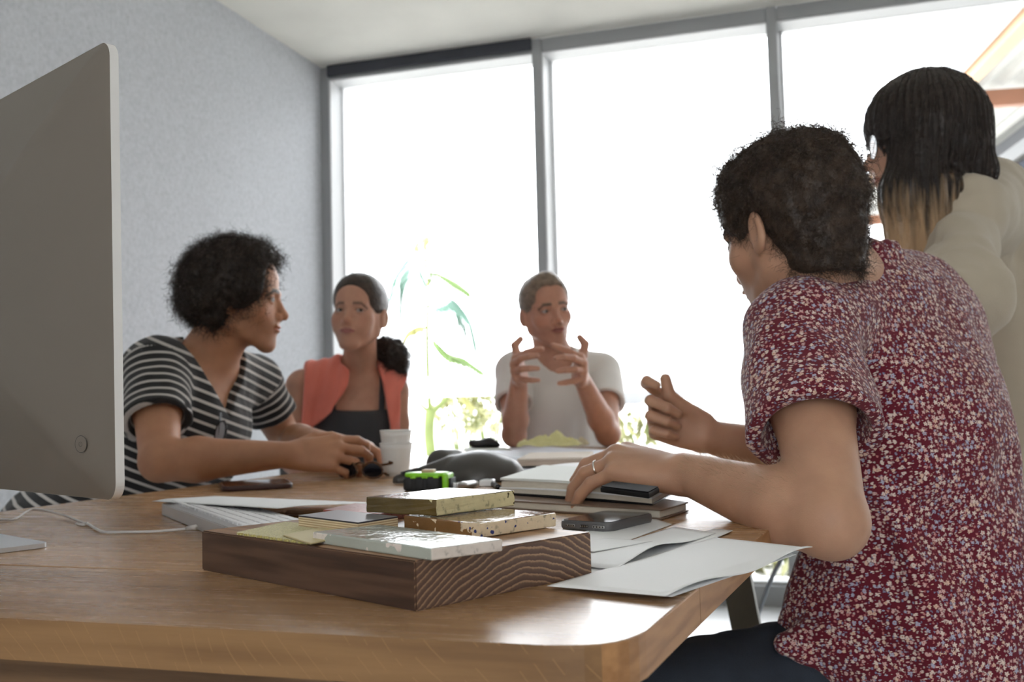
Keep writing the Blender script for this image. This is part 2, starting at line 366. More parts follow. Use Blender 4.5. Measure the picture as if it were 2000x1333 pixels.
# ---------------------------------------------------------------- the table
TZ = 0.75
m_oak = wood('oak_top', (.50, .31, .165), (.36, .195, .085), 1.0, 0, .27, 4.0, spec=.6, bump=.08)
m_oakf = wood('oak_front_dim_reflection', (.42, .25, .125), (.28, .15, .065), .9, 0, .27, 3.0, spec=.6, bump=.08)  # front board: own grain, but darker colour mostly paints in its weaker reflection
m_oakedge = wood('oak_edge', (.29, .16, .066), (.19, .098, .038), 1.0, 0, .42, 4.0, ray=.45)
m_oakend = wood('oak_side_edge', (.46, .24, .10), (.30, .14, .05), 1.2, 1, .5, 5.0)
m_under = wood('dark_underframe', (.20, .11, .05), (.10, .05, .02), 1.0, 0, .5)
m_olive = mat('olive_leg', (.10, .085, .055), .5)
def cutx(p, q, y): t = (y-p[1])/(q[1]-p[1]); return p[0]+t*(q[0]-p[0])
R1, R3 = Z(1250, 1242), Z(1500, 1037); L0, L2 = Z(0, 1000), Z(330, 957)
YN, YS, YF = .597, .803, 3.12
rx = lambda y: cutx(R1, R3, y); lx = lambda y: cutx(L0, L2, y)
tb = thing('meeting_table', 'long oak meeting table with rounded corners, nearest furniture, papers spread on it', 'table', ((rx(1.8)+lx(1.8))/2, 1.8, 0))
tl = np.array(tb.location)[:2]
def corner(c, a, b, r, n=7):         # rounded corner of an outline
    c, a, b = map(np.array, (c, a, b)); u = (a-c)/np.linalg.norm(a-c); v = (b-c)/np.linalg.norm(b-c); p, q = c+u*r, c+v*r; out = []
    for i in range(n+1):
        t = i/n; out.append(tuple((1-t)**2*p+2*t*(1-t)*c+t*t*q))
    return out
NR, NL, FR, FL = (rx(YN), YN), (lx(YN), YN), (rx(YF), YF), (lx(YF), YF)
G_ = .0010
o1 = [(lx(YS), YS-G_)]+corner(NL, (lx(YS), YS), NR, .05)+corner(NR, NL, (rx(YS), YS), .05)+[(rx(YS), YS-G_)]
o2 = [(rx(YS), YS+G_)]+corner(FR, (rx(YS), YS), FL, .05)+corner(FL, FR, (lx(YS), YS), .05)+[(lx(YS), YS+G_)]
TT = .030
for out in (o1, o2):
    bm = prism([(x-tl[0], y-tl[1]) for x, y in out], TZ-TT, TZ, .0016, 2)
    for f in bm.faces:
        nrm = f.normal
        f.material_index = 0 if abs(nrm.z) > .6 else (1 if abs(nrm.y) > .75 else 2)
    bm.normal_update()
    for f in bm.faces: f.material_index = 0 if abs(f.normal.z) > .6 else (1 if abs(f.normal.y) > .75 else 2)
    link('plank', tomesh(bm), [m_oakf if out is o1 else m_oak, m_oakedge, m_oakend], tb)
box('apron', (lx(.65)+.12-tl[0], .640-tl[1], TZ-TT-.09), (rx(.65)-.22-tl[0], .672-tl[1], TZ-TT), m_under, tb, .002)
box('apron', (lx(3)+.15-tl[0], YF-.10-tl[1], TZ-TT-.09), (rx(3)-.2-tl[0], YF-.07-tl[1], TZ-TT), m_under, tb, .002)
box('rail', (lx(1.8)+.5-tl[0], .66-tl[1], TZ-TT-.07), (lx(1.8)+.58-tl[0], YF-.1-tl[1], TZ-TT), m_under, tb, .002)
a = Vector(P(1432, 1115, 1.9)); b = a.copy(); 
def leg(top, foot): 
    bm = bmesh.new(); bar(bm, Vector(top)-Vector((*tl, 0)), Vector(foot)-Vector((*tl, 0)), .055, .04, up=(0, 1, 0)); link('leg', tomesh(bm), m_olive, tb)
ta, tf = P(1436, 1110, 1.95), P(1462, 1245, 1.95); ta = ta+(ta-tf)/(ta[2]-tf[2])*(TZ-TT-ta[2]); tf = tf+(tf-ta)/(ta[2]-tf[2])*(tf[2])
tx = ta[0]; ly = ta[1]
leg(ta, tf)
leg((lx(ly)+.2, ly, TZ-TT), (lx(ly)+.05, ly, 0))
for yy in (2.9,): leg((rx(yy)-.2, yy, TZ-TT), (rx(yy)-.08, yy, 0)); leg((lx(yy)+.2, yy, TZ-TT), (lx(yy)+.05, yy, 0))
leg((lx(.8)+.25, .8, TZ-TT), (lx(.8)+.12, .8, 0)); leg((rx(.85)-.35, .85, TZ-TT), (rx(.85)-.30, .85, 0))
# ---------------------------------------------------------------- block of dark wood with samples on it
def quad3(a, b, c):              # parallelogram a-b-c, b the shared corner
    return [a, b, c, a+c-b]
def slab(name, pts, z0, z1, m, parent, org, bev=.0012, seg=2, jit=0, seed=0, sub=0):
    pts2 = [(p[0]-org[0], p[1]-org[1]) for p in pts]
    ar = sum(pts2[i][0]*pts2[(i+1) % len(pts2)][1]-pts2[(i+1) % len(pts2)][0]*pts2[i][1] for i in range(len(pts2)))
    if ar < 0: pts2 = pts2[::-1]
    bm = prism(pts2, z0-org[2], z1-org[2], 0)
    if bev: bmesh.ops.bevel(bm, geom=bm.edges[:], offset=bev, segments=seg, affect='EDGES', profile=.5)
    if sub: bmesh.ops.subdivide_edges(bm, edges=[e for e in bm.edges if e.calc_length() > .012], cuts=sub, use_grid_fill=True)
    if jit:
        from mathutils import noise
        for v in bm.verts:
            if abs(v.co.z-(z1-org[2])) > .0002: v.co += noise.noise_vector(v.co*180+Vector((seed, 0, 0)))*jit
            else: v.co += noise.noise_vector(v.co*60+Vector((seed, 0, 0)))*jit*.35
    return link(name, tomesh(bm), m, parent)
bl, bn, br = Z(394, 1114), Z(812, 1196), Z(1157, 1124)
d = P(812, 1097, 1)-CAMP; hb_ = None
Dn = (bn-CAMP)@fw; BT = P(812, 1097, Dn)[2]-TZ          # block thickness
BZ = TZ+BT
# end grain ring pattern
g = NT('endgrain_block', .5)
tc = g.n('TexCoord'); sp = g.n('SeparateXYZ'); g.l(tc.outputs['Object'], sp.inputs[0])
eu = (br-bn)/np.linalg.norm(br-bn); lu = (bl-bn)/np.linalg.norm(bl-bn)
def dotc(v, off): 
    a1 = g.math('MULTIPLY', sp.outputs[0], float(v[0])); a2 = g.math('MULTIPLY', sp.outputs[1], float(v[1])); return g.math('ADD', g.math('ADD', a1, a2), off)
# along the end face measured from its middle (m)
cu_ = dotc(eu, 0.0)
LE = float(np.linalg.norm(br-bn))
cx = g.math('DIVIDE', g.math('SUBTRACT', cu_, LE*.13), LE*.62)
zz = g.math('DIVIDE', sp.outputs[2], BT)
arch = g.math('DIVIDE', g.math('MULTIPLY', cx, cx), g.math('ADD', g.math('MULTIPLY', g.math('ABSOLUTE', cx), .45), .30))
nz = g.n('TexNoise', i_Scale=16.0, i_Detail=2.0); g.l(tc.outputs['Object'], nz.inputs['Vector'])
hgt = g.math('ADD', g.math('ADD', zz, g.math('MULTIPLY', arch, 1.1)), g.math('MULTIPLY', nz.outputs['Fac'], .55))
ringv = g.math('FRACT', g.math('MULTIPLY', hgt, 6.3))
nf = g.n('TexNoise', i_Scale=420.0, i_Detail=2.0); g.l(tc.outputs['Object'], nf.inputs['Vector'])
ringv = g.math('ADD', ringv, g.math('MULTIPLY', g.math('SUBTRACT', nf.outputs['Fac'], .5), .35))
c1 = g.ramp(ringv, [(0, (.090, .048, .035)), (.60, (.135, .078, .055)), (.75, (.33, .20, .12)), (.88, (.37, .23, .14)), (1, (.10, .055, .040))])
g.l(c1, g.b.inputs['Base Color'])
bp = g.n('Bump', i_Strength=.25, i_Distance=.001); g.l(ringv, bp.inputs['Height']); g.l(bp.outputs[0], g.b.inputs['Normal'])
m_end = g.m
def aligned_wood(name, light, dark, dirv, sc=1.0, rough=.45):
    m = wood(name, light, dark, sc, 0, rough, 5.0); mp = [n for n in m.node_tree.nodes if n.type == 'MAPPING'][0]
    an = math.atan2(dirv[1], dirv[0]); rot = m.node_tree.nodes.new('ShaderNodeMapping'); rot.inputs['Rotation'].default_value = (0, 0, -an)
    l = mp.inputs[0].links[0]; src = l.from_socket; m.node_tree.links.remove(l)
    m.node_tree.links.new(src, rot.inputs[0]); m.node_tree.links.new(rot.outputs[0], mp.inputs[0]); return m
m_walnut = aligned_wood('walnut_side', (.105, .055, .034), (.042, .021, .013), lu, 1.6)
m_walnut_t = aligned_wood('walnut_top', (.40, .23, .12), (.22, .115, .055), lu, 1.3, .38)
bc = (bl+br)/2
blk = thing('wood_block', 'thick dark wooden block with ring-patterned end grain, samples stacked on it', 'wood block', (bc[0], bc[1], TZ))
bm = prism([(p[0]-bc[0], p[1]-bc[1]) for p in [bn, br, br+bl-bn, bl]], 0, BT, 0); bmesh.ops.bevel(bm, geom=bm.edges[:], offset=.0012, segments=2, affect='EDGES'); bm.normal_update()
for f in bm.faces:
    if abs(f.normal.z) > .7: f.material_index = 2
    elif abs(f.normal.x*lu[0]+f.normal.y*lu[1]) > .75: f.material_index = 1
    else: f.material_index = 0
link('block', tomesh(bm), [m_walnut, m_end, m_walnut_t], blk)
def topq(l, n_, r, z): return [Z(*l, z), Z(*n_, z), Z(*r, z)]
def tile(name, label, cat, l, n_, r, z0, zt, m, mside=None, bev=.0012, jit=.0005, seed=1, group='material samples on the wood block'):
    a, b, c = topq(l, n_, r, zt); o = (a+c)/2
    t = thing(name, label, cat, (o[0], o[1], z0), group=group)
    slab('slab', [a, b, c, a+c-b], z0, zt, m, t, (o[0], o[1], z0), bev, 2, jit, seed, 3 if jit else 0)
    return t, o, (a, b, c)
def thick(x, yt, yb, zb):        # thickness of something whose edge spans yt..yb over base height zb
    p = Z(x, yb, zb); D = (p-CAMP)@fw; return P(x, yt, D)[2]-zb
# glazed materials: clay body with glaze only on top and running over edges
def clay(name, body, glaze, rough=.12, run=.5, spots=None, top_noise=.15, sc=30):
    g = NT(name, .7); tc = g.n('TexCoord'); ge = g.n('NewGeometry'); sp = g.n('SeparateXYZ'); g.l(ge.outputs['Normal'], sp.inputs[0])
    n1 = g.n('TexNoise', i_Scale=sc, i_Detail=4.0); g.l(tc.outputs['Object'], n1.inputs['Vector'])
    n2 = g.n('TexNoise', i_Scale=9.0, i_Detail=5.0); g.l(tc.outputs['Object'], n2.inputs['Vector'])
    top = g.math('GREATER_THAN', sp.outputs[2], .55)
    lf = g.n('VectorMath', operation='DOT_PRODUCT'); g.l(ge.outputs['Normal'], lf.inputs[0]); lf.inputs[1].default_value = (float(lu[0]), float(lu[1]), 0.0)
    rt = g.math('GREATER_THAN', g.math('ABSOLUTE', lf.outputs['Value']), .7)          # the cut faces show bare clay, the others carry runs of glaze
    drip = g.math('LESS_THAN', n1.outputs['Fac'], g.math('SUBTRACT', run+.10, g.math('MULTIPLY', rt, .20)))
    fac = g.math('MAXIMUM', top, drip)
    gc = g.ramp(n2.outputs['Fac'], [(.3, tuple(x*(1-top_noise*2) for x in glaze)), (.7, tuple(min(1, x*(1+top_noise)) for x in glaze))])
    v = g.n('TexNoise', i_Scale=160.0, i_Detail=3.0); g.l(tc.outputs['Object'], v.inputs['Vector'])
    bc_ = g.ramp(v.outputs['Fac'], [(.28, tuple(x*.45 for x in body)), (.42, body), (1, tuple(min(1, x*1.15) for x in body))])
    col = g.mix(fac, bc_, gc)
    if spots:
        vo = g.n('TexVoronoi', i_Scale=190.0); g.l(tc.outputs['Object'], vo.inputs['Vector'])
        n3 = g.n('TexNoise', i_Scale=45.0); g.l(tc.outputs['Object'], n3.inputs['Vector'])
        sf = g.math('MULTIPLY', g.math('LESS_THAN', vo.outputs['Distance'], .32), g.math('MULTIPLY', g.math('GREATER_THAN', n3.outputs['Fac'], .56), g.math('SUBTRACT', 1.0, top)))
        col = g.mix(sf, col, spots)
    g.l(col, g.b.inputs['Base Color']); rr = g.math('SUBTRACT', .75, g.math('MULTIPLY', fac, .75-rough)); g.l(rr, g.b.inputs['Roughness'])
    bp = g.n('Bump', i_Strength=.35, i_Distance=.0012); g.l(v.outputs['Fac'], bp.inputs['Height'])
    bp2 = g.n('Bump', i_Strength=.25, i_Distance=.002); g.l(n1.outputs['Fac'], bp2.inputs['Height']); g.l(bp.outputs[0], bp2.inputs['Normal']); g.l(bp2.outputs[0], g.b.inputs['Normal'])
    return g.m
# pale grey glazed tile lying in front
zt = BZ+thick(842, 1072, 1097, BZ)
tile('glazed_tile', 'pale grey-green glazed tile lying flat at the front of the block', 'tile', (610, 1039), (842, 1072), (982, 1054), BZ+.0002, zt, clay('pale_glaze', (.66, .60, .55), (.40, .43, .38), .08, .44, top_noise=.08), seed=3, jit=.0004)
# plywood sample with dark laminate faces
zp = BZ+.0006+thick(699, 1020, 1046, BZ)
a, b, c = topq((583, 1007), (699, 1021), (777, 1009), zp); o = (a+c)/2; hp = zp-BZ
ply = thing('laminate_sample', 'small plywood sample with pale layered edge and dark laminate faces', 'sample', (o[0], o[1], BZ), group='material samples on the wood block')
m_ply = [mat('ply_light', (.66, .55, .36), .7, var=.12, vscale=60), mat('ply_dark', (.42, .30, .17), .7)]; m_lam = mat('dark_laminate', (.028, .026, .035), .30); m_lamt = mat('grey_laminate_top', (.20, .21, .23), .28)
pz = [0, .10, .10+.8/7]
def qslab(nm, f0, f1, m): return slab(nm, [a, b, c, a+c-b], BZ+hp*f0, BZ+hp*f1, m, ply, (o[0], o[1], BZ), 0)
qslab('laminate_face', 0, .10, m_lam); qslab('laminate_face', .88, .985, m_lam); qslab('laminate_surface', .985, 1.0, m_lamt)
for k in range(9): qslab('ply_layer', .10+.78*k/9, .10+.78*(k+1)/9, m_ply[k % 2 if k not in (0, 8) else 0])
# brown glazed tile, right
zb0 = BZ+.0004; zbt = zb0+thick(938, 1023, 1052, zb0)
tile('glazed_tile', 'brown glazed clay tile with blue specks on its edge, right under the top tile', 'tile', (788, 1008), (937, 1023), (1086, 1002), zb0, zbt, clay('brown_glaze', (.68, .55, .38), (.22, .115, .045), .07, .46, spots=(.02, .03, .16), sc=42, top_noise=.25), seed=7, jit=.0007)
# top tile, straw coloured
z3 = max(zbt, zp)+.0006; z3t = z3+thick(855, 976, 1008, z3)*1.0
clayt = clay('straw_clay', (.60, .52, .30), (.11, .075, .025), .09, .50, sc=26, top_noise=.3)
tile('glazed_tile', 'straw-coloured clay tile with glossy top, highest of the sample stack', 'tile', (714, 971), (852, 977), (1005, 958), z3, z3t, clayt, seed=9, jit=.0008)
# red-brown tile behind
zr = zp-.002
tile('red_tile', 'thin red-brown tile peeking out behind the plywood sample', 'tile', (630, 996), (740, 1004), (800, 990), zr-.010, zr, clay('red_glaze', (.30, .09, .06), (.30, .08, .06), .3, .3), seed=11, jit=.0004)
# what carries the red tile: a cork pad below it
tile('cork_pad', 'brown cork pad under the thin red tile', 'sample', (634, 1002), (740, 1010), (798, 998), BZ+.0002, zr-.0102, mat('cork', (.30, .19, .10), .9, var=.3, vscale=120), seed=12, jit=.0003)
# woven yellow-green fabric swatch
g = NT('woven_swatch', .9, sheen=.3); tc = g.n('TexCoord'); ck = g.n('TexVoronoi', i_Scale=520.0); g.l(tc.outputs['Object'], ck.inputs['Vector'])
g.l(g.ramp(ck.outputs['Distance'], [(0, (.62, .58, .24)), (.6, (.36, .31, .10))]), g.b.inputs['Base Color']); bp = g.n('Bump', i_Strength=.8, i_Distance=.0008); bp.invert = True
g.l(ck.outputs['Distance'], bp.inputs['Height']); g.l(bp.outputs[0], g.b.inputs['Normal'])
a, b, c = [Z(*q, BZ+.003) for q in ((462, 1039), (607, 1058), (700, 1034))]
o = (a+c)/2; sw = thing('fabric_swatch', 'yellow-green woven fabric swatch with pinked dark edge on the block', 'fabric swatch', (o[0], o[1], BZ), group='material samples on the wood block')
pts = []; 
def zig(p, q, n):
    dd = (q-p)/n; nn = np.array([dd[1], -dd[0], 0])*.35
    return [p+dd*i+(nn if i % 2 else 0) for i in range(n)]
cs = [a, b, c, a+c-b]
for i in range(4): pts += zig(cs[i], cs[(i+1) % 4], 22)
slab('cloth', pts, BZ+.0003, BZ+.0024, g.m, sw, (o[0], o[1], BZ), 0)
a2, b2, c2 = [Z(*q, BZ+.0045) for q in ((553, 1044), (607, 1060), (690, 1042))]
slab('leather_flap', [a2, b2, c2, a2+c2-b2], BZ+.0026, BZ+.0040, mat('buff_leather', (.52, .44, .24), .6), sw, (o[0], o[1], BZ), .0004)
slab('leather_back', [a2, b2, c2, a2+c2-b2], BZ+.00245, BZ+.0026, mat('dark_leather', (.04, .03, .02), .7), sw, (o[0], o[1], BZ), 0)
# ---------------------------------------------------------------- paper, books, devices
m_paper = mat('paper', (.85, .86, .87), .7, spec=.3)
m_paperb = mat('plan_paper', (.70, .73, .80), .6, var=.03, vscale=6)
def sheet(label, pix, m=m_paper, z=TZ+.0006, n=14, lift=None, group=None, name='paper_sheet', cat='paper', thickness=.0004, ink=None):
    """a sheet whose four corners are seen at pix (on the table); lift(u, v) raises it"""
    c = [Z(x, y, z) for x, y in pix]; o = sum(c)/4
    t = thing(name, label, cat, (o[0], o[1], z), group=group) if ink else None
    bm = bmesh.new(); G = []
    for i in range(n+1):
        row = []
        for j in range(n+1):
            u, v = i/n, j/n; p = (1-u)*(1-v)*c[0]+u*(1-v)*c[1]+u*v*c[2]+(1-u)*v*c[3]
            row.append(bm.verts.new((p[0]-o[0], p[1]-o[1], lift(u, v) if lift else 0)))
        G.append(row)
    for i in range(n):
        for j in range(n): bm.faces.new((G[i][j], G[i+1][j], G[i+1][j+1], G[i][j+1]))
    me = tomesh(bm, True); ob = link(name if not ink else 'page', me, m, t); 
    if me.polygons[0].normal.z < 0:
        me.flip_normals()
    md = ob.modifiers.new('s', 'SOLIDIFY'); md.thickness = thickness; md.offset = 1
    if not ink:
        ob.location = (o[0], o[1], z); tag(ob, label, cat, group)
    return ob
# keyboard with its cable
A, B = Z(316, 1007), Z(385, 1036); ku = (B-A); ku[2] = 0; ku /= np.linalg.norm(ku); kv = np.array([-ku[1], ku[0], 0])
if kv[0] < 0: kv = -kv
kb = thing('keyboard', 'white corded keyboard with low flat keys behind the wooden block', 'keyboard', tuple(A))
ang = math.atan2(ku[1], ku[0]); kb.rotation_euler = (0, 0, ang)
ysg = 1 if np.dot(kv, [-ku[1], ku[0], 0]) > 0 else -1
m_kal = mat('keyboard_aluminium', (.62, .62, .63), .35, metal=.6); m_key = mat('white_key', (.80, .80, .81), .45)
bm = bmesh.new(); KL, KD = .43, .115
prof = [(0, .0005), (0, .017), (.012, .0185), (KD, .008), (KD, .001)]
A_ = [bm.verts.new((0, ysg*y, z)) for y, z in prof]; B_ = [bm.verts.new((KL, ysg*y, z)) for y, z in prof]
bm.faces.new(A_); bm.faces.new(B_[::-1])
for i in range(5): bm.faces.new((A_[i], B_[i], B_[(i+1) % 5], A_[(i+1) % 5]))
bmesh.ops.recalc_face_normals(bm, faces=bm.faces[:]); bmesh.ops.bevel(bm, geom=bm.edges[:], offset=.001, segments=2, affect='EDGES')
link('case', tomesh(bm), m_kal, kb)
kb_mesh = {}
def keyt(x0, x1, y0, y1):
    zf = lambda y: .0185-(y-.012)*(.0105/(KD-.012))
    w_, d_ = x1-x0, y1-y0; key = round(w_, 4), round(d_, 4)
    if key not in kb_mesh:
        b2 = bmesh.new(); add_box(b2, (-w_/2, -d_/2, -.001), (w_/2, d_/2, .003), .0008, 1); kb_mesh[key] = tomesh(b2)
        o = link('key', kb_mesh[key], m_key, kb)
    else: o = bpy.data.objects.new('key', kb_mesh[key]); COL.objects.link(o); o.parent = kb
    o.location = ((x0+x1)/2, ysg*(y0+y1)/2, zf((y0+y1)/2)); o.rotation_euler = (-ysg*.1, 0, 0)
rowsk = [(.010, .0085, [.0185]*21), (.0205, .0155, [.0185]*21), (.038, .0155, [.0275]+[.0185]*19+[.0095]), (.0555, .0155, [.032]+[.0185]*18+[.0235]), (.073, .0155, [.0415]+[.0185]*18+[.014]), (.0905, .0155, [.0185, .0185, .0185, .023, .09, .023]+[.0185]*11)]
for y0, dd, ws in rowsk:
    x = .008
    for w_ in ws:
        if x+w_ > KL-.004: break
        keyt(x+.0015, x+w_-.0015, y0+.001, y0+dd); x += w_
cp = [(385, 1034), (350, 1038), (300, 1039), (240, 1040), (205, 1040), (188, 1034), (172, 1024), (160, 1021), (120, 1010), (65, 1004), (30, 1014), (0, 1016), (-60, 1014)]
cw = [Z(x, y, TZ+.0025) for x, y in cp]; cw[0] = Z(382, 1030, TZ+.008); cw[1] = Z(360, 1034, TZ+.004); cw[8][2] += .003; cw[9][2] += .006
kc = thing('keyboard_cable', 'thin white keyboard cable looping across the table towards the computer', 'cable', tuple(cw[5]*[1, 1, 0]+[0, 0, TZ]))
ko = np.array(kc.location); m_cable = mat('white_cable', (.72, .70, .68), .5)
link('wire', tomesh(tube(catmull([p-ko for p in cw], 8), .0017, 8), True), m_cable, kc)
d_ = (cw[0]-cw[1]); d_ /= np.linalg.norm(d_); link('plug', tomesh(tube([cw[0]-ko-d_*.0, cw[0]-ko-d_*.018], .003, 10), True), m_cable, kc)
q = Z(160, 1024, TZ+.003)-ko; link('cable_tie', tomesh(tube([q+np.array([.008*math.cos(a), .005*math.sin(a), .001*math.sin(2*a)]) for a in np.linspace(0, 5.8, 16)], .0014, 6), True), m_cable, kc)
# all-in-one computer, back towards the camera
f0 = np.array([fw[0], fw[1], 0]); f0 /= np.linalg.norm(f0)
BR = P(239, 977, .92); TRp = P(259, 64, .92)
pu = -.745*r0+.667*f0; pu /= np.linalg.norm(pu)
H_ = TRp-BR; MH = np.linalg.norm(H_); upv = H_/MH; upv = upv-pu*np.dot(upv, pu); upv /= np.linalg.norm(upv)
nb = np.cross(upv, pu); nb = nb if np.dot(nb, -BR+CAMP) > 0 else -nb      # outward normal of the back
mon = thing('desktop_computer', 'silver all-in-one computer seen from behind, standing on the near table end', 'computer', (0, 0, 0))
MW = .65; ctr = BR+pu*MW/2
fo = ctr*[1, 1, 0]+[0, 0, TZ]; mon.location = tuple(fo)
loc = lambda p: p-np.array(mon.location)
m_alu = mat('brushed_aluminium', (.20, .172, .142), .45, metal=.3, bump=.02, bscale=400)
m_alu_e = mat('polished_edge', (.80, .79, .78), .3, metal=.2); m_blk = mat('black_glass', (.01, .01, .012), .08)
def rrect(w_, h_, r, n=8, hole=0):
    out = []
    for cx_, cy_, a0 in ((w_-r, r, -90), (w_-r, h_-r, 0), (r, h_-r, 90), (r, r, 180)):
        for i in range(n+1):
            a = math.radians(a0+90*i/n); out.append((cx_+r*math.cos(a), cy_+r*math.sin(a)))
    return out
out = rrect(MW, MH, .016)
bm = bmesh.new()
def MP(u, v, d): return loc(BR+pu*u+upv*v+nb*d)
rings = []
levels = [0, .25, .5, .75, .9, .97, 1.0]
for k, s in enumerate([1.0, .97, .9, .78, .6, .4, .2]):
    d = .006+.042*(1-s)**.9 if k else .006
    d = .006+.040*(1-s**2.2)
    rings.append([bm.verts.new(MP(MW/2+(u-MW/2)*s, MH/2+(v-MH/2)*s, d)) for u, v in out])
for a, b in zip(rings, rings[1:]):
    for i in range(len(a)): bm.faces.new((a[i], a[(i+1) % len(a)], b[(i+1) % len(b)], b[i]))
bm.faces.new(rings[-1]); link('back_shell', tomesh(bm, True), m_alu, mon)
bm = bmesh.new(); a = [bm.verts.new(MP(u, v, .0062)) for u, v in out]; b = [bm.verts.new(MP(u, v, -.0025)) for u, v in out]
for i in range(len(a)): bm.faces.new((a[i], a[(i+1) % len(a)], b[(i+1) % len(b)], b[i]))
bm.faces.new(b); link('side_band', tomesh(bm, False), m_alu_e, mon)
bm = bmesh.new(); bm.faces.new([bm.verts.new(MP(.008+(MW-.016)*u, .006+(MH-.012)*v, -.003)) for u, v in ((0, 0), (1, 0), (1, 1), (0, 1))]); link('screen', tomesh(bm), m_blk, mon)
# power button: ring and knob with its mark
def surf(u, v):
    s = max(abs(u-MW/2)/(MW/2), abs(v-MH/2)/(MH/2)); return .006+.040*(1-s**2.2)
bu, bv = 0, 0; q = P(152, 872, .92); bu = .044; bv = float(np.dot(q-BR, upv))+.001
def ringm(r_in, r_out, dz, col_m, nm, par):
    bm = bmesh.new(); n = 28
    def V(r, i): 
        u = bu+r*math.cos(2*math.pi*i/n); v = bv+r*math.sin(2*math.pi*i/n); return bm.verts.new(MP(u, v, surf(u, v)+dz))
    a = [V(r_in, i) for i in range(n)]; b = [V(r_out, i) for i in range(n)]
    for i in range(n): bm.faces.new((a[i], a[(i+1) % n], b[(i+1) % n], b[i]))
    return link(nm, tomesh(bm, True), col_m, par)
m_mark = mat('engraved_mark', (.04, .04, .04), .6)
pb = ringm(.0001, .0078, .0009, m_alu, 'power_button', mon)
ringm(.0078, .0083, .0010, m_mark, 'button_ring', pb)
bm = bmesh.new(); n = 20
def V2(r, a): u = bu+r*math.sin(a); v = bv+r*math.cos(a); return bm.verts.new(MP(u, v, surf(u, v)+.0014))
for i in range(n):
    a0, a1 = .5+5.28*i/n, .5+5.28*(i+1)/n; bm.faces.new((V2(.0020, a0), V2(.0020, a1), V2(.0024, a1), V2(.0024, a0)))
bm.faces.new([bm.verts.new(MP(bu+x, bv+y, surf(bu, bv)+.0014)) for x, y in ((-.0002, 0), (.0002, 0), (.0002, .0026), (-.0002, .0026))]); link('power_mark', tomesh(bm), m_mark, pb)
# foot and neck of the stand
fc = Z(98, 1070); fn_ = Z(0, 1083)
m_stand = mat('stand_aluminium', (.60, .61, .63), .3, metal=.5)
fu = np.array([pu[0], pu[1], 0]); fu /= np.linalg.norm(fu); nbh = np.array([nb[0], nb[1], 0]); nbh /= np.linalg.norm(nbh)
def FPn(u, v, z): p = fc+fu*u+nbh*v; return (p[0]-fo[0], p[1]-fo[1], z)
bm = bmesh.new(); o4 = rrect(.20, .19, .012, 5)
a = [bm.verts.new(FPn(u, v, .0005)) for u, v in o4]; b = [bm.verts.new(FPn(u, v, .0055)) for u, v in o4]
bm.faces.new(a); bm.faces.new(b[::-1])
for i in range(len(a)): bm.faces.new((a[i], a[(i+1) % len(a)], b[(i+1) % len(a)], b[i]))
link('stand_foot', tomesh(bm), m_stand, mon)
bm = bmesh.new(); R_ = []
zt_ = float(MP(MW/2, .12, 0)[2])
for k in range(13):
    t = k/12; v = -.004-.05*math.sin(math.pi*t/2)*(t)+.0; 
    top = MP(MW/2, .14, .03)
    x0, y0, z0 = FPn(.10, .165, .003); p = (np.array([x0, y0, z0])*(1-t)+np.array(top)*t)
    p = p+np.array([*(nbh[:2]*.05*math.sin(math.pi*t)), 0])
    R_.append([bm.verts.new(tuple(p+np.array([*(fu[:2]*s*.085), 0])+np.array([*(nbh[:2]*q), 0]))) for s, q in ((-1, 0), (1, 0), (1, .006), (-1, .006))])
for a, b in zip(R_, R_[1:]):
    for i in range(4): bm.faces.new((a[i], a[(i+1) % 4], b[(i+1) % 4], b[i]))
bm.faces.new(R_[0]); bm.faces.new(R_[-1][::-1])
link('stand_neck', tomesh(bm, False), m_stand, mon)
# sheet by the keyboard, phone near the man's arm
sheet('white sheet lying over the far edge of the keyboard', [(297, 980), (542, 994), (745, 965), (420, 958)], z=TZ+.0205, lift=lambda u, v: -.012*max(0, v-.2)-.004*u*v)
def phone(name, label, q, m_body, m_glass, th, z=TZ+.0004, grp=None):
    c = [Z(x, y, z+th) for x, y in q]; o = (c[0]+c[2])/2; t = thing(name, label, 'phone', (o[0], o[1], z), group=grp)
    u = c[1]-c[0]; v = c[3]-c[0]; W, L = np.linalg.norm(u), np.linalg.norm(v); an = math.atan2(u[1], u[0]); t.rotation_euler = (0, 0, an)
    sg = 1 if (u[0]*v[1]-u[1]*v[0]) > 0 else -1
    r = min(W, L)*.13; b2 = prism([(x-W/2, y-L/2) for x, y in rrect(W, L, r, 6)], 0, th, th*.32, 3); link('body', tomesh(b2, True), m_body, t)
    b2 = prism([(x-W/2, y-L/2) for x, y in [(a*(.94)+W*.03, b*.96+L*.02) for a, b in rrect(W, L, r, 6)]], th-.0002, th+.0004); link('screen', tomesh(b2), m_glass, t)
    return t, W, L, sg
m_case = mat('grey_phone_case', (.11, .11, .115), .35); m_met = mat('phone_metal', (.5, .5, .5), .3, metal=.9)
t, W, L, sg = phone('smartphone', 'dark grey smartphone lying between the sample block and the notebook', [(1091, 1018), (1192, 1024), (1276, 1001), (1182, 999)], m_case, m_blk, .0105)
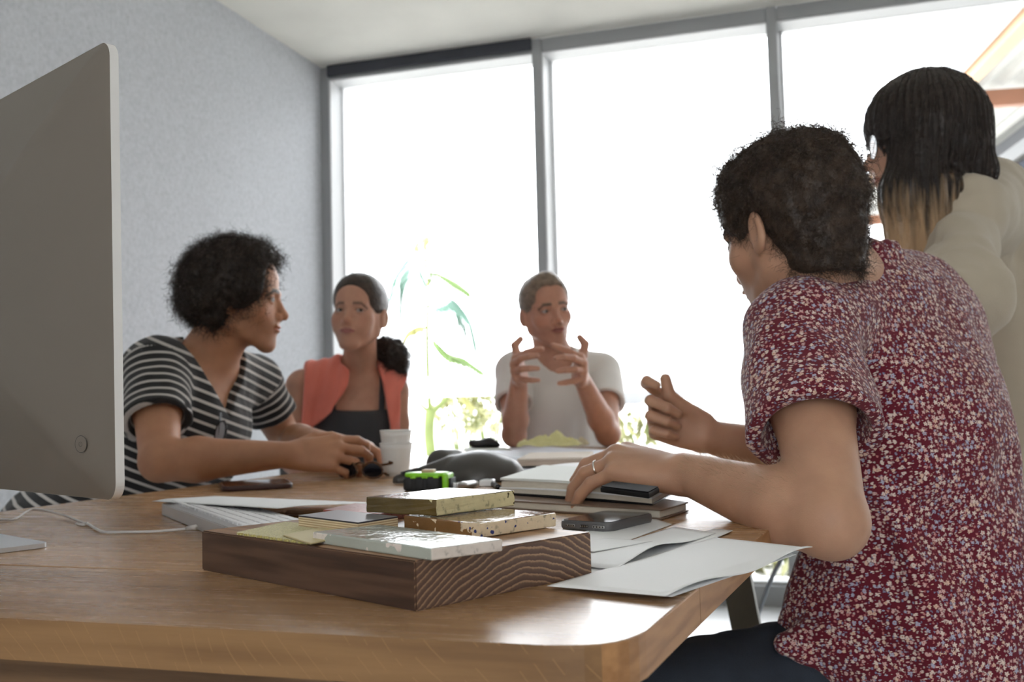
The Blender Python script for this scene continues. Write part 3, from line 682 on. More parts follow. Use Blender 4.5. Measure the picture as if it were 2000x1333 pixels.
# ports on the end towards the camera
for x0, x1, m_, nm in ((-.36, -.17, m_met, 'speaker_slot'), (-.07, .09, m_blk, 'charging_port'), (.17, .40, m_met, 'speaker_grille')):
    b2 = bmesh.new(); add_box(b2, (x0*W, -L/2-.0006, .0035), (x1*W, -L/2+.002, .0068), .001, 2); pp = link(nm, tomesh(b2), m_, t)
    b3 = bmesh.new(); 
    for k in range(4): xx = x0*W+(x1-x0)*W*(k+.5)/4; add_box(b3, (xx-.0007, -L/2-.0008, .0043), (xx+.0007, -L/2, .006))
    link('slot', tomesh(b3), m_blk if m_ is m_met else m_met, pp)
phone('smartphone', 'dark red-brown phone lying by the forearm of the man in the striped shirt', [(420, 952), (560, 945), (571, 935), (437, 941)], mat('maroon_phone', (.06, .025, .022), .3), m_blk, .009)
# loose papers to the right of the block
G1 = 'loose sheets beside the wooden block'
sheet('white sheet directly behind the right corner of the block, under the dark phone', [(1120, 1050), (1158, 1082), (1313, 1025), (1230, 1000)], z=TZ+.0004)
sheet('small sheet with a printed line, half over the sheet under the phone', [(1100, 1070), (1160, 1083), (1275, 1062), (1180, 1052)], z=TZ+.0016, lift=lambda u, v: .002*u)
sheet('white sheet with a curled near edge, corner pointing towards the elbow', [(1090, 1100), (1200, 1116), (1398, 1042), (1318, 1030)], z=TZ+.0022, lift=lambda u, v: .009*math.exp(-((v-.35)/.25)**2)*u**2)
sheet('large white sheet beneath the curled one, reaching to the table edge', [(1080, 1120), (1215, 1135), (1432, 1040), (1395, 1034)], z=TZ+.0003, lift=lambda u, v: .0015*u)
sheet('large blank sheet hanging over the right table edge, nearest of the papers', [(1068, 1142), (1300, 1166), (1587, 1072), (1395, 1048)], z=TZ+.0048, n=20, lift=lambda u, v: .004*math.sin(3.1*v)*math.sin(3.1*u)-.0015*(1-u)+(.003*math.sin(9*v) if u > .9 else 0))
sheet('second sheet just under the nearest blank sheet, its corner showing', [(1090, 1140), (1312, 1168), (1555, 1085), (1400, 1052)], z=TZ+.0012, n=16, lift=lambda u, v: .0004*u)
# notebooks
def stackbook(name, label, q, z0, th, m_cov, m_pg, cov=.002, grp=None, parts=True):
    c = [Z(x, y, z0+th) for x, y in q]; o = sum(c)/4; t = thing(name, label, 'notebook', (o[0], o[1], z0), group=grp)
    def sl(nm, k, a, b, m, bev=.0006): slab(nm, [o+(p-o)*k for p in c], z0+a, z0+b, m, t, (o[0], o[1], z0), bev)
    sl('back_cover', 1, 0, cov, m_cov); sl('pages', .975, cov, th-cov, m_pg); sl('front_cover', 1, th-cov, th, m_cov); return t
m_brown = mat('brown_leather_cover', (.20, .13, .09), .5, bump=.2, bscale=300); m_page = mat('page_edges', (.62, .57, .48), .8, var=.12, vscale=90, stretch=(1, 1, 30))
m_page2 = mat('page_white', (.76, .79, .76), .7, var=.03, vscale=3)
stackbook('notebook', 'brown leather-covered notebook, lowest of the notebooks on the table', [(965, 976), (1292, 996), (1345, 981), (1060, 940)], TZ+.0005, .0125, m_brown, m_page)
# open notebook with bowed pages on it
zb = TZ+.0135; q = [(1003, 963), (1280, 988), (1300, 972), (1290, 925)]
a, b, c, d = Z(975, 966, zb), Z(1275, 988, zb), Z(1330, 958, zb), Z(1060, 935, zb); o = (a+b+c+d)/4
ob = thing('open_notebook', 'open notebook with bowed cream pages lying on the brown leather one', 'notebook', (o[0], o[1], zb))
def bowed(nm, z_lo, z_hi, bow, m, k=1.0, curl=0.0, n=18, shift=0):
    bm = bmesh.new(); T = []; Bt = []
    for i in range(n+1):
        u = i/n; r1, r2 = [], []
        for j in range(7):
            v = j/6; p = (1-u)*(1-v)*a+u*(1-v)*b+u*v*c+(1-u)*v*d; p = o+(p-o)*k
            h = bow*math.sin(math.pi*min(1, .10+u*.86))**1.0+curl*(1-u)**3
            r1.append(bm.verts.new((p[0]-o[0], p[1]-o[1], z_hi+h))); r2.append(bm.verts.new((p[0]-o[0], p[1]-o[1], z_lo+h*(.6 if z_lo > .001 else 0))))
        T.append(r1); Bt.append(r2)
    for i in range(n):
        for j in range(6): bm.faces.new((T[i][j], T[i+1][j], T[i+1][j+1], T[i][j+1])); bm.faces.new((Bt[i][j+1], Bt[i+1][j+1], Bt[i+1][j], Bt[i][j]))
        bm.faces.new((Bt[i][0], Bt[i+1][0], T[i+1][0], T[i][0])); bm.faces.new((T[i][6], T[i+1][6], Bt[i+1][6], Bt[i][6]))
    for j in range(6): bm.faces.new((Bt[0][j+1], Bt[0][j], T[0][j], T[0][j+1])); bm.faces.new((T[n][j+1], T[n][j], Bt[n][j], Bt[n][j+1]))
    return link(nm, tomesh(bm, False), m, ob)
bowed('cover', 0, .0018, .001, m_blk)
bowed('lower_pages', .0020, .0075, .003, m_page, .985)
bowed('divider_sheet', .0078, .0084, .0045, m_paper, .995)
bowed('upper_pages', .0088, .0170, .006, m_page, .97)
bowed('open_page', .0172, .0178, .0065, m_page2, .985, .004)
# black flat case under the hand of the man in the floral shirt
q = [(1172, 950), (1268, 962), (1288, 951), (1196, 940)]; c = [Z(x, y, TZ+.046) for x, y in q]; o2 = sum(c)/4
tb2 = thing('black_case', 'flat black case under the ringed hand on the open notebook', 'case', (o2[0], o2[1], TZ+.0385))
slab('case_shell', c, TZ+.0385, TZ+.045, mat('black_rubberised', (.012, .012, .013), .75, spec=.15), tb2, (o2[0], o2[1], TZ+.0385), .002, 3); slab('case_lid', [o2+(p-o2)*.96 for p in c], TZ+.045, TZ+.0462, mat('black_matt', (.010, .010, .011), .8, spec=.1), tb2, (o2[0], o2[1], TZ+.0385), .0004)
# sheet curling up at the far side of the open notebook
sheet('white sheet curling up behind the open notebook', [(985, 942), (1100, 950), (1200, 915), (1060, 918)], z=TZ+.012, lift=lambda u, v: .012*math.sin(math.pi*u)*(1-.5*v)+.006)
# pens and small things by the tape measure
def pen(label, p0, p1, r, m, tipm, z=TZ):
    a, b = Z(*p0, z+r), Z(*p1, z+r); t = thing('pen', label, 'pen', (a[0], a[1], z)); o = np.array(t.location); d = b-a
    link('barrel', tomesh(tube([a-o, a+d*.8-o], r, 12), True), m, t); link('tip', tomesh(tube([a+d*.8-o, a+d*.93-o, b-o], [r*.9, r*.6, .0006], 12), True), tipm, t)
    link('cap', tomesh(tube([a-o-d*.03, a-o+d*.02], r*1.08, 12), True), tipm, t); return t
pen('black pen with its tip behind the tape measure', (972, 951), (943, 935), .0045, m_case, m_blk)
pen('silver marker lying behind the top tile', (885, 951), (935, 944), .0065, m_met, m_paper)
e = Z(952, 950); t = thing('eraser', 'small white eraser between the silver marker and the notebook', 'eraser', (e[0], e[1], TZ+.0003)); box('rubber', (-.011, -.014, 0), (.011, .012, .011), m_paper, t, .002, 2); box('sleeve', (-.0114, -.004, -.0001), (.0114, .0125, .0115), m_met, t, .002, 2)
# tape measure
tc_ = Z(824, 962); tm = thing('tape_measure', 'black and lime green tape measure behind the sample tiles', 'tape measure', (tc_[0], tc_[1]+.03, TZ), YAW*.4)
m_lime = mat('lime_plastic', (.28, .72, .03), .35); m_rub = mat('black_rubber', (.016, .017, .019), .6); 
tw = .044
def rr2(x0, y0, x1, y1, r, n=6): return [(x0+a, y0+b) for a, b in rrect(x1-x0, y1-y0, r, n)]
o_ = rr2(-.040, -.024, .030, .024, .014)
bm = prism(o_, .001, .025, .003, 2); link('rubber_body', tomesh(bm, True), m_rub, tm)
bm = prism([(x*.97, y*.95) for x, y in rr2(-.040, -.024, .036, .024, .014)], .0245, .0315, .003, 3); link('top_shell', tomesh(bm, True), m_lime, tm)
bm = bmesh.new(); add_box(bm, (.0295, -.0225, .001), (.0405, .0225, .0295), .003, 3); link('front_shell', tomesh(bm, True), m_lime, tm)
bm = bmesh.new(); add_box(bm, (.0400, -.018, .003), (.0445, .018, .022), .001, 2); link('tape_mouth', tomesh(bm, True), m_rub, tm)
bm = bmesh.new(); add_box(bm, (.0440, -.008, .0035), (.0520, .008, .0048)); add_box(bm, (.0510, -.008, -.0005+.001), (.0520, .008, .012)); link('tape_hook', tomesh(bm), m_met, tm)
bm = bmesh.new(); add_box(bm, (-.010, -.010, .030), (.012, .010, .0365), .002, 2); link('lock_button', tomesh(bm, True), mat('tan_plastic', (.62, .45, .28), .5), tm)
for k, x in enumerate((-.030, -.010, .010)):
    bm = bmesh.new(); add_box(bm, (x-.0075, -.0252, .004), (x+.0075, -.0225, .023), .0012, 2); link('grip_rib', tomesh(bm, True), m_rub, tm)
for k, x in enumerate((-.020, 0.0, .020)):
    bm = bmesh.new(); add_box(bm, (x-.005, -.0262, .0225), (x+.005, -.020, .0275), .0015, 2); link('green_tooth', tomesh(bm, True), m_lime, tm)
# paper cups, one standing inside the other
cc = Z(767, 931); 
m_cup = mat('paper_cup', (.80, .79, .77), .6, spec=.4)
def cup(label, z, r0_, r1_, h, grp='stacked paper cups'):
    t = thing('paper_cup', label, 'cup', (cc[0], cc[1]+.02, z), group=grp)
    prof = [(0, .004), (r0_, .004), (r0_, 0), (r0_+.001, 0)]+[(r0_+.001+(r1_-r0_)*k/6, h*k/6) for k in range(1, 7)]+[(r1_-.0008, h), (r1_-.0012, h-.001)]+[(r0_-.001+(r1_-r0_)*k/6, .006+(h-.006)*k/6) for k in range(5, -1, -1)]+[(0, .006)]
    link('wall', tomesh(lathe(prof), True), m_cup, t)
    link('rim', tomesh(tube([(r1_*math.cos(a), r1_*math.sin(a), h) for a in np.linspace(0, 2*math.pi, 41)], .0016, 8), True), m_cup, t); return t
Dc = (cc-CAMP)@fw
cup('white paper cup standing on the table, outer one of the stacked pair', TZ+.0003, .0245, .0335, 63*Dc/FPX)
cup('white paper cup standing inside the other, upper one of the stacked pair', TZ+.0003+24*Dc/FPX, .0235, .0325, 64*Dc/FPX)
# sunglasses at the man's hands
def P2(x, y, z): return Z(x, y, z)
sgc = Z(702, 936); sg_ = thing('sunglasses', 'dark folded sunglasses lying by the clasped hands and paper cup', 'sunglasses', (sgc[0], sgc[1], TZ), -.2)
m_lens = mat('dark_lens', (.008, .008, .012), .05); m_tort = mat('tortoise_frame', (.10, .045, .02), .25, var=.6, vscale=90)
def oval(cx_, w_, h_, n=24): return [(cx_+w_*math.cos(t)*(1-.12*math.sin(t)), h_*.5+.002+h_*.5*math.sin(t)) for t in np.linspace(0, 2*math.pi, n, endpoint=False)]
for s in (-1, 1):
    ov = oval(s*.032, .025, .032); bm = bmesh.new(); A1 = [bm.verts.new((x, .001+.06*x*x*4, z)) for x, z in ov]; B1 = [bm.verts.new((x, .0025+.06*x*x*4, z)) for x, z in ov]
    bm.faces.new(A1); bm.faces.new(B1[::-1]); 
    for i in range(len(A1)): bm.faces.new((A1[i], A1[(i+1) % 24], B1[(i+1) % 24], B1[i]))
    link('lens', tomesh(bm), m_lens, sg_)
    link('rim', tomesh(tube([(x, .002+.24*x*x, z) for x, z in ov+ov[:1]], .0022, 6), True), m_tort, sg_)
    link('temple', tomesh(tube(catmull([(s*.062, .018, .034), (s*.058, .030, .030), (s*-.01, .034+.005*s, .020), (s*-.055, .030+.004*s, .006)], 6), .0026, 6), True), m_tort, sg_)
link('bridge', tomesh(tube([(-.010, .002, .030), (0, .001, .033), (.010, .002, .030)], .002, 6), True), m_tort, sg_)
# drawings and things at the far end
sheet('large pale blue plan sheet spread over the far half of the table', [(885, 905), (1180, 952), (1420, 905), (1010, 878)], m_paperb, z=TZ+.0006, n=10, lift=lambda u, v: .0015+.0012*math.sin(7*u)*math.sin(6*v))
sheet('second pale plan sheet overlapping near the seated man in white', [(905, 885), (1090, 905), (1290, 885), (1030, 872.5)], m_paperb, z=TZ+.0045, n=10, lift=lambda u, v: .001+.001*math.sin(9*u))
c0, c1_, c2_ = Z(1008, 896, TZ+.025), Z(1150, 893, TZ+.025), Z(1160, 881, TZ+.025)
o = (c0+c2_)/2; t = thing('sketch_pad', 'thick beige pad in front of the man in the white shirt', 'pad', (o[0], o[1], TZ+.0075)); q4 = [c0, c1_, c2_, c0+c2_-c1_]
slab('board', q4, TZ+.0075, TZ+.018, mat('beige_board', (.52, .42, .34), .8), t, (o[0], o[1], TZ+.0075), .002); slab('top_sheet', [o+(p-o)*.98 for p in q4], TZ+.018, TZ+.024, mat('beige_card', (.62, .54, .46), .8), t, (o[0], o[1], TZ+.0075), .002)
from mathutils import noise as mn
def crumple(name, label, cat, x, y, z, sx, sy, sz, m, seed):
    c = Z(x, y, z); t = bmesh.new(); bmesh.ops.create_grid(t, x_segments=22, y_segments=16, size=1)
    for v in t.verts:
        e = max(abs(v.co.x), abs(v.co.y)); h = abs(mn.noise(Vector((v.co.x*1.6+seed, v.co.y*1.6, 0))))*1.3+.35*abs(mn.noise(Vector((v.co.x*5, v.co.y*5+seed, 3))))
        v.co = Vector((v.co.x*sx*(1+.15*mn.noise(v.co*3)), v.co.y*sy, sz*(h+.25)*(1-.75*e**3)))
    ob = link(name, tomesh(t, False), m); ob.location = (c[0], c[1], z); md = ob.modifiers.new('s', 'SOLIDIFY'); md.thickness = .0015; tag(ob, label, cat); ob.rotation_euler = (0, 0, .2); return ob
crumple('crumpled_cloth', 'crumpled pale yellow cloth sample on the beige pad', 'cloth', 1072, 873, TZ+.0245, .085, .035, .036, mat('yellow_cloth', (.62, .58, .28), .9, sheen=.3), 3)
crumple('crumpled_cloth', 'small brownish crumpled cloth behind the beige pad, right of the yellow one', 'cloth', 1125, 871, TZ+.0245, .035, .03, .022, mat('buff_cloth', (.45, .38, .26), .9), 8)
# black wallet and dark folder far left of the man in white
c = Z(946, 874.5, TZ+.008); t = thing('black_bag', 'low black pouch on the far table end beside the man in white', 'pouch', (c[0], c[1], TZ+.0085), .2)
bm = bmesh.new(); bmesh.ops.create_uvsphere(bm, u_segments=24, v_segments=12, radius=1)
for v in bm.verts: v.co = Vector((v.co.x*.052, v.co.y*.035, max(0, .010+v.co.z*.019+.004*math.sin(v.co.x*5))))
link('pouch_body', tomesh(bm, True), m_rub, t); bm = bmesh.new(); tube([(-.045, -.012, .020), (0, -.02, .024), (.045, -.012, .020)], .0015, 6, bm); link('zip', tomesh(bm), m_met, t)
c = [Z(x, y, TZ+.008) for x, y in ((898, 880), (1000, 879), (985, 874), (915, 874))]; o = sum(c)/4
t = thing('folder', 'thin dark olive folder under the black pouch', 'folder', (o[0], o[1], TZ+.0068)); slab('cover', c, TZ+.0066, TZ+.0082, mat('olive_folder', (.16, .17, .09), .6), t, (o[0], o[1], TZ+.0068), 0); slab('sheet_block', [o+(p-o)*.97 for p in c], TZ+.0058, TZ+.0066, m_paper, t, (o[0], o[1], TZ+.0068), 0)
# cord hanging behind the table leg
cdp = [P(x, y, 2.3) for x, y in ((1545, 1035), (1532, 1080), (1508, 1128), (1486, 1185), (1478, 1215))]; cdp += [cdp[-1]*[1, 1, 0]+[-.02, .1, .3], cdp[-1]*[1, 1, 0]+[-.03, .18, .006], cdp[-1]*[1, 1, 0]+[-.2, .5, .006]]
tag(link('hanging_cord', tomesh(tube(catmull(cdp, 6), .005, 8), True), mat('pale_blue_cord', (.45, .52, .60), .5)), 'pale blue cord hanging down behind the table leg to the floor', 'cord')
# speakerphone is shaped further down
# ---------------------------------------------------------------- smooth bodies: signed distance fields turned into one mesh each
f32 = np.float32
def V3(*a): return np.array(a, f32)
def nrm(v): v = np.asarray(v, float); return v/np.linalg.norm(v)
def smin(a, b, k):
    if k <= 0: return np.minimum(a, b)
    h = np.clip(.5+.5*(b-a)/k, 0, 1); return b+(a-b)*h-k*h*(1-h)
def smax(a, b, k): return -smin(-a, -b, k)
def rc(a, b, ra, rb):
    a = np.asarray(a, f32); b = np.asarray(b, f32); ba = b-a; L2 = float(ba@ba)+1e-9
    def f(p):
        pa = p-a; h = np.clip(pa@ba/L2, 0, 1); q = pa-h[:, None]*ba; return np.sqrt(np.einsum('ij,ij->i', q, q))-(ra+(rb-ra)*h)
    return f
def el(c, r, R=None):
    c = np.asarray(c, f32); r = np.asarray(r, f32)
    def f(p):
        q = p-c
        if R is not None: q = q@np.asarray(R, f32)
        a = q/r; k0 = np.sqrt(np.einsum('ij,ij->i', a, a)); a = a/r; k1 = np.sqrt(np.einsum('ij,ij->i', a, a))+1e-6
        return k0*(k0-1)/k1
    return f
def sph(c, r):
    c = np.asarray(c, f32); return lambda p: np.sqrt(((p-c)**2).sum(1))-r
def half(c, n):                    # > 0 on the side n points to
    c = np.asarray(c, f32); n = nrm(n).astype(f32); return lambda p: (p-c)@n
def U(*fs, k=.01):
    def f(p):
        d = fs[0](p)
        for g_ in fs[1:]: d = smin(d, g_(p), k)
        return d
    return f
def cull(f, c, r, m=.035):
    c = np.asarray(c, f32)
    def g_(p):
        d0 = np.sqrt(((p-c)**2).sum(1))-r; out = np.maximum(d0, m).astype(f32); i = np.nonzero(d0 < m)[0]
        if len(i): out[i] = f(p[i])
        return out
    return g_
def wob(p, fr, seed=0.0):          # cheap smooth noise, -1..1
    a = p*fr+seed
    return (np.sin(a[:, 0]+1.7*np.sin(a[:, 1]*1.13+seed))+np.sin(a[:, 1]*1.07+1.6*np.sin(a[:, 2]*.91+2.1*seed))+np.sin(a[:, 2]*1.11+1.5*np.sin(a[:, 0]*.97+1.3+seed)))/3
def fold(a, b, w_, amp):           # a crease (amp > 0) or ridge (amp < 0) along a-b
    g_ = rc(a, b, 0, 0); return lambda p: amp*np.exp(-(g_(p)/w_)**2)
def polygonize(f, lo, hi, v, lip=1.5):
    lo = np.asarray(lo, f32); dims = np.ceil((np.asarray(hi)-lo)/v/16).astype(int)*16
    s = 16; ax = [np.arange(0, d, s) for d in dims]; C_ = np.stack(np.meshgrid(*ax, indexing='ij'), -1).reshape(-1, 3)
    while True:
        d = f((lo+(C_+s*.5)*v).astype(f32)); C_ = C_[np.abs(d) < s*v*.87*lip+.0005]
        if s == 1: break
        s //= 2; off = np.array([[i, j, k] for i in (0, s) for j in (0, s) for k in (0, s)]); C_ = (C_[:, None]+off[None]).reshape(-1, 3)
        if s == 1: break
    N1, N2 = int(dims[1])+2, int(dims[2])+2
    co = np.array([[i, j, k] for i in (0, 1) for j in (0, 1) for k in (0, 1)])
    key = lambda I: (I[..., 0].astype(np.int64)*N1+I[..., 1])*N2+I[..., 2]
    K = key(C_[:, None]+co[None]); uk, inv = np.unique(K, return_inverse=True); inv = inv.reshape(K.shape)
    g_ = np.stack([uk//(N1*N2), (uk//N2) % N1, uk % N2], -1); vals = f((lo+g_*v).astype(f32))
    cv = vals[inv]; neg = cv < 0; act = neg.any(1) & ~neg.all(1); C_, cv, neg = C_[act], cv[act], neg[act]
    E_ = [(0, 1), (2, 3), (4, 5), (6, 7), (0, 2), (1, 3), (4, 6), (5, 7), (0, 4), (1, 5), (2, 6), (3, 7)]
    acc = np.zeros((len(C_), 3)); cnt = np.zeros(len(C_))
    for a, b in E_:
        m = neg[:, a] != neg[:, b]; t = np.where(m, cv[:, a]/(cv[:, a]-cv[:, b]+1e-12), 0)
        acc += m[:, None]*(co[a]+t[:, None]*(co[b]-co[a])); cnt += m
    vert = (lo+(C_+acc/cnt[:, None])*v).astype(f32)
    ck = key(C_); o_ = np.argsort(ck); cks = ck[o_]
    def look(I):
        k = key(I); j = np.searchsorted(cks, k); j = np.minimum(j, len(cks)-1); ok = cks[j] == k; return o_[j], ok
    quads = []
    for ax_, far in ((0, 4), (1, 2), (2, 1)):
        m = (neg[:, 0] != neg[:, far]); idx = np.nonzero(m)[0]; e1 = np.zeros(3, int); e2 = np.zeros(3, int); e1[(ax_+1) % 3] = 1; e2[(ax_+2) % 3] = 1
        a = idx; b, ob = look(C_[idx]-e1); c, oc = look(C_[idx]-e1-e2); d, od = look(C_[idx]-e2); ok = ob & oc & od
        q = np.stack([a, b, c, d], -1)[ok]; fl = ~neg[idx, 0][ok]; q[fl] = q[fl][:, ::-1]; quads.append(q)
    quads = np.concatenate(quads)
    e = f32(v*.4); tet = np.array([[1, -1, -1], [-1, -1, 1], [-1, 1, -1], [1, 1, 1]], f32)
    def grad(vv):
        G_ = sum(t*f(vv+t*e)[:, None] for t in tet); return G_/(np.linalg.norm(G_, axis=1, keepdims=True)+1e-9)
    n_ = grad(vert); d = np.clip(f(vert), -v*.5, v*.5); vert = vert-n_*d[:, None]*.8
    return vert, quads, n_
def sdf_mesh(name, f, lo, hi, v, m, parent=None, org=(0, 0, 0), color=None, stripe=None, lip=1.5, keep=False):
    vert, quads, n_ = polygonize(f, lo, hi, v, lip)
    me = bpy.data.meshes.new(name); vl = (vert-np.asarray(org, f32)).astype(f32)
    me.vertices.add(len(vl)); me.vertices.foreach_set('co', vl.ravel()); me.loops.add(len(quads)*4); me.loops.foreach_set('vertex_index', quads.astype(np.int32).ravel())
    me.polygons.add(len(quads)); me.polygons.foreach_set('loop_start', np.arange(0, len(quads)*4, 4, dtype=np.int32)); me.polygons.foreach_set('use_smooth', np.ones(len(quads), bool))
    me.update(calc_edges=True)
    if color is not None:
        a = me.attributes.new('tint', 'FLOAT_COLOR', 'POINT'); a.data.foreach_set('color', np.concatenate([color(vert), np.ones((len(vert), 1))], 1).astype(f32).ravel())
    if stripe is not None:
        a = me.attributes.new('stripe', 'FLOAT', 'POINT'); a.data.foreach_set('value', stripe(vert).astype(f32))
    o = link(name, me, m, parent); 
    if parent is None: o.location = org
    return (o, vert, n_) if keep else o
def hair_curves(name, pts, rad, m, parent, taper=True):
    """pts: (N, n, 3) strand points"""
    N, n, _ = pts.shape; cu_ = bpy.data.hair_curves.new(name); cu_.add_curves([n]*N)
    cu_.attributes['position'].data.foreach_set('vector', pts.astype(f32).ravel())
    r = cu_.attributes.get('radius') or cu_.attributes.new('radius', 'FLOAT', 'POINT')
    t = np.linspace(0, 1, n); rr = rad*(1-.75*t if taper else np.ones(n)); r.data.foreach_set('value', np.tile(rr, N).astype(f32))
    o = bpy.data.objects.new(name, cu_); cu_.materials.append(m); COL.objects.link(o); o.parent = parent; return o
def curly(vert, n_, count, L, cr_, turns, rng, down=.3, out=.35, inset=.004, n=12, sel=None):
    ids = np.arange(len(vert)) if sel is None else np.nonzero(sel)[0]
    i = rng.choice(ids, count); p = vert[i].astype(float); nn = n_[i].astype(float)
    t = rng.normal(size=(count, 3)); t[:, 2] -= down*2; t -= nn*np.einsum('ij,ij->i', t, nn)[:, None]; t /= np.linalg.norm(t, axis=1, keepdims=True)
    a = t*(1-out)+nn*out*rng.uniform(.3, 1.3, (count, 1)); a /= np.linalg.norm(a, axis=1, keepdims=True)
    e1 = np.cross(a, nn); e1 /= np.linalg.norm(e1, axis=1, keepdims=True)+1e-6; e2 = np.cross(a, e1)
    s = np.linspace(0, 1, n)[None, :, None]; ph = rng.uniform(0, 6.28, (count, 1, 1)); Ls = L*rng.uniform(.5, 1.2, (count, 1, 1)); cs = cr_*rng.uniform(.5, 1.3, (count, 1, 1))*np.minimum(1, s*3)
    w_ = 2*math.pi*turns*s*rng.uniform(.7, 1.3, (count, 1, 1))+ph
    return (p-nn*inset)[:, None]+a[:, None]*s*Ls+cs*(np.cos(w_)*e1[:, None]+np.sin(w_)*e2[:, None])-np.array([0, 0, 1.0])*(s**2)*Ls*.15
# ---- the head, in its own frame: x right, y forwards, z up, origin between the eyes' height and the ears
def head_fn(o):
    j = o.get('jaw', 1.0); nz = o.get('nose', 1.0); S_ = []
    A = [el((0, -.012, .038), (.073, .094, .080)), el((0, .034, .040), (.060, .056, .062)), el((0, .036, -.026), (.055*j, .056, .076))]
    side = lambda s: [el((s*.040, .055, -.024), (.022, .021, .021)), rc((s*.048*j, .000, -.058), (s*.018, .066, -.098), .016, .014)]
    for s in (1, -1): A.append(el((s*.052, -.008, -.026), (.017, .032, .034)))
    ck = o.get('cheek', 0)
    if ck:
        for s in (1, -1): A.append(el((s*.034, .056, -.050), (.021, .022, .024)))
    A += side(1)+side(-1)+[sph((0, .074, -.100), .0165), el((0, .068, -.058), (.029, .027, .030))]
    head = U(*A, k=.022)
    rd = o.get('ridge', 1.0); brow = U(*[rc((s*.010, .089-.003*(1-rd), .015), (s*.044, .073, .017), .0085*rd, .0075*rd) for s in (1, -1)], k=.008)
    noseb = U(rc((0, .088, .006), (0, .106*nz, -.030), .0072, .0088), sph((0, .108*nz, -.034), .0098), sph((.0105, .098*nz, -.0385), .0075), sph((-.0105, .098*nz, -.0385), .0075), k=.006)
    lips = U(el((.009, .0935, -.0595), (.014, .0075, .0042)), el((-.009, .0935, -.0595), (.014, .0075, .0042)), el((0, .0925, -.0675), (.017, .0080, .0052)), k=.003)
    sock = [el((s*.031, .099, -.001), (.0165, .0155, .0105)) for s in (1, -1)]
    eyeb = [sph((s*.031, .0755, -.001), .0138) for s in (1, -1)]
    slit = [el((s*.031, .090, -.0015), (.0135, .012, o.get('eye', .0045))) for s in (1, -1)]
    def ear(s):
        a = el((s*.0765, -.010, -.012), (.0075, .018, .028), np.array([[math.cos(s*.35), -math.sin(s*.35), 0], [math.sin(s*.35), math.cos(s*.35), 0], [0, 0, 1]], f32))
        b = el((s*.0850, -.006, -.009), (.0070, .0115, .020)); lob = sph((s*.070, -.002, -.034), .0075)
        return lambda q: smax(smin(a(q), lob(q), .006), -b(q), .004)
    ears = [ear(1), ear(-1)]; op = o.get('mouth_open', .0012)
    mouth = el((0, .101, -.0632), (.021, .012, op))
    def f(q):
        d = head(q); d = smin(d, brow(q), .010)
        for s in sock: d = smax(d, -s(q), .010)
        d = smin(d, noseb(q), .009)
        for e_, sl in zip(eyeb, slit): d = smin(d, smax(e_(q), -sl(q), .0012), .0018)
        d = smin(d, lips(q), .005); d = smax(d, -mouth(q), .002)
        for e_ in ears: d = smin(d, e_(q), .004)
        return d
    return f
def head_tint(o):
    sk = np.array(o['skin']); lp = np.array(o.get('lip', sk*[.82, .52, .5])); hr = np.array(o.get('browc', (.05, .03, .02))); bd = o.get('stubble', 0)
    def f(q):
        n = len(q); x, y, z = np.abs(q[:, 0]), q[:, 1], q[:, 2]; c = np.tile(sk, (n, 1))*(1+.05*wob(q, 90))[:, None]
        def mixc(c, w_, k): w_ = np.clip(w_, 0, 1)[:, None]; return c*(1-w_)+np.asarray(k)*w_
        red = np.exp(-(((x-.042)/.02)**2+((z+.03)/.02)**2))*(y > .03)*.35+np.exp(-((x/.014)**2+((z+.034)/.014)**2))*(y > .09)*.35
        c = mixc(c, red, sk*[1.0, .72, .66])
        if bd:
            b = bd*np.clip((y-.0)/.03, 0, 1)*np.clip((-.040-z+.25*np.maximum(0, x-.03))/.012, 0, 1); b = np.maximum(b, bd*np.exp(-((x/.024)**2+((z+.050)/.006)**2))*(y > .08)); c = mixc(c, b, sk*[.45, .42, .42])
        c = mixc(c, (1-((x/.024)**2+((z+.0632)/.0085)**2))*4*(y > .078), lp)
        zb = .0185+.05*x-1.1*np.maximum(0, x-.036); c = mixc(c, o.get('browd', 1.6)*np.exp(-((z-zb)/.0042)**2)*(x > .012)*(x < .050)*(y > .06), hr)
        c = mixc(c, .9*np.exp(-((z-.0045+25*(x-.031)**2)/.0016)**2)*(np.abs(x-.031) < .015)*(y > .07), hr)
        c = mixc(c, .28*np.exp(-(((x-.031)/.017)**2+((z)/.012)**2))*(y > .05), sk*[.55, .45, .45])
        return c
    return f
def frame(fwd, up):
    fwd = nrm(fwd); up = np.asarray(up, float); up = nrm(up-fwd*(up@fwd)); return np.stack([np.cross(fwd, up), fwd, up], 1)   # columns right, forward, up
class Head:
    def __init__(s, o, R, sc, opt):
        s.o = np.asarray(o, f32); s.R = R.astype(f32); s.sc = sc; s.opt = opt; s.fn = head_fn(opt)
    def loc(s, p): return ((p-s.o)@s.R)/s.sc
    def W(s, q): return s.o+(s.R@np.asarray(q, float))*s.sc
    def wrap(s, f): return lambda p: f(s.loc(p))*s.sc
    def sdf(s): return cull(s.wrap(s.fn), s.o+s.R@V3(0, 0, .0), .135*s.sc, .03)
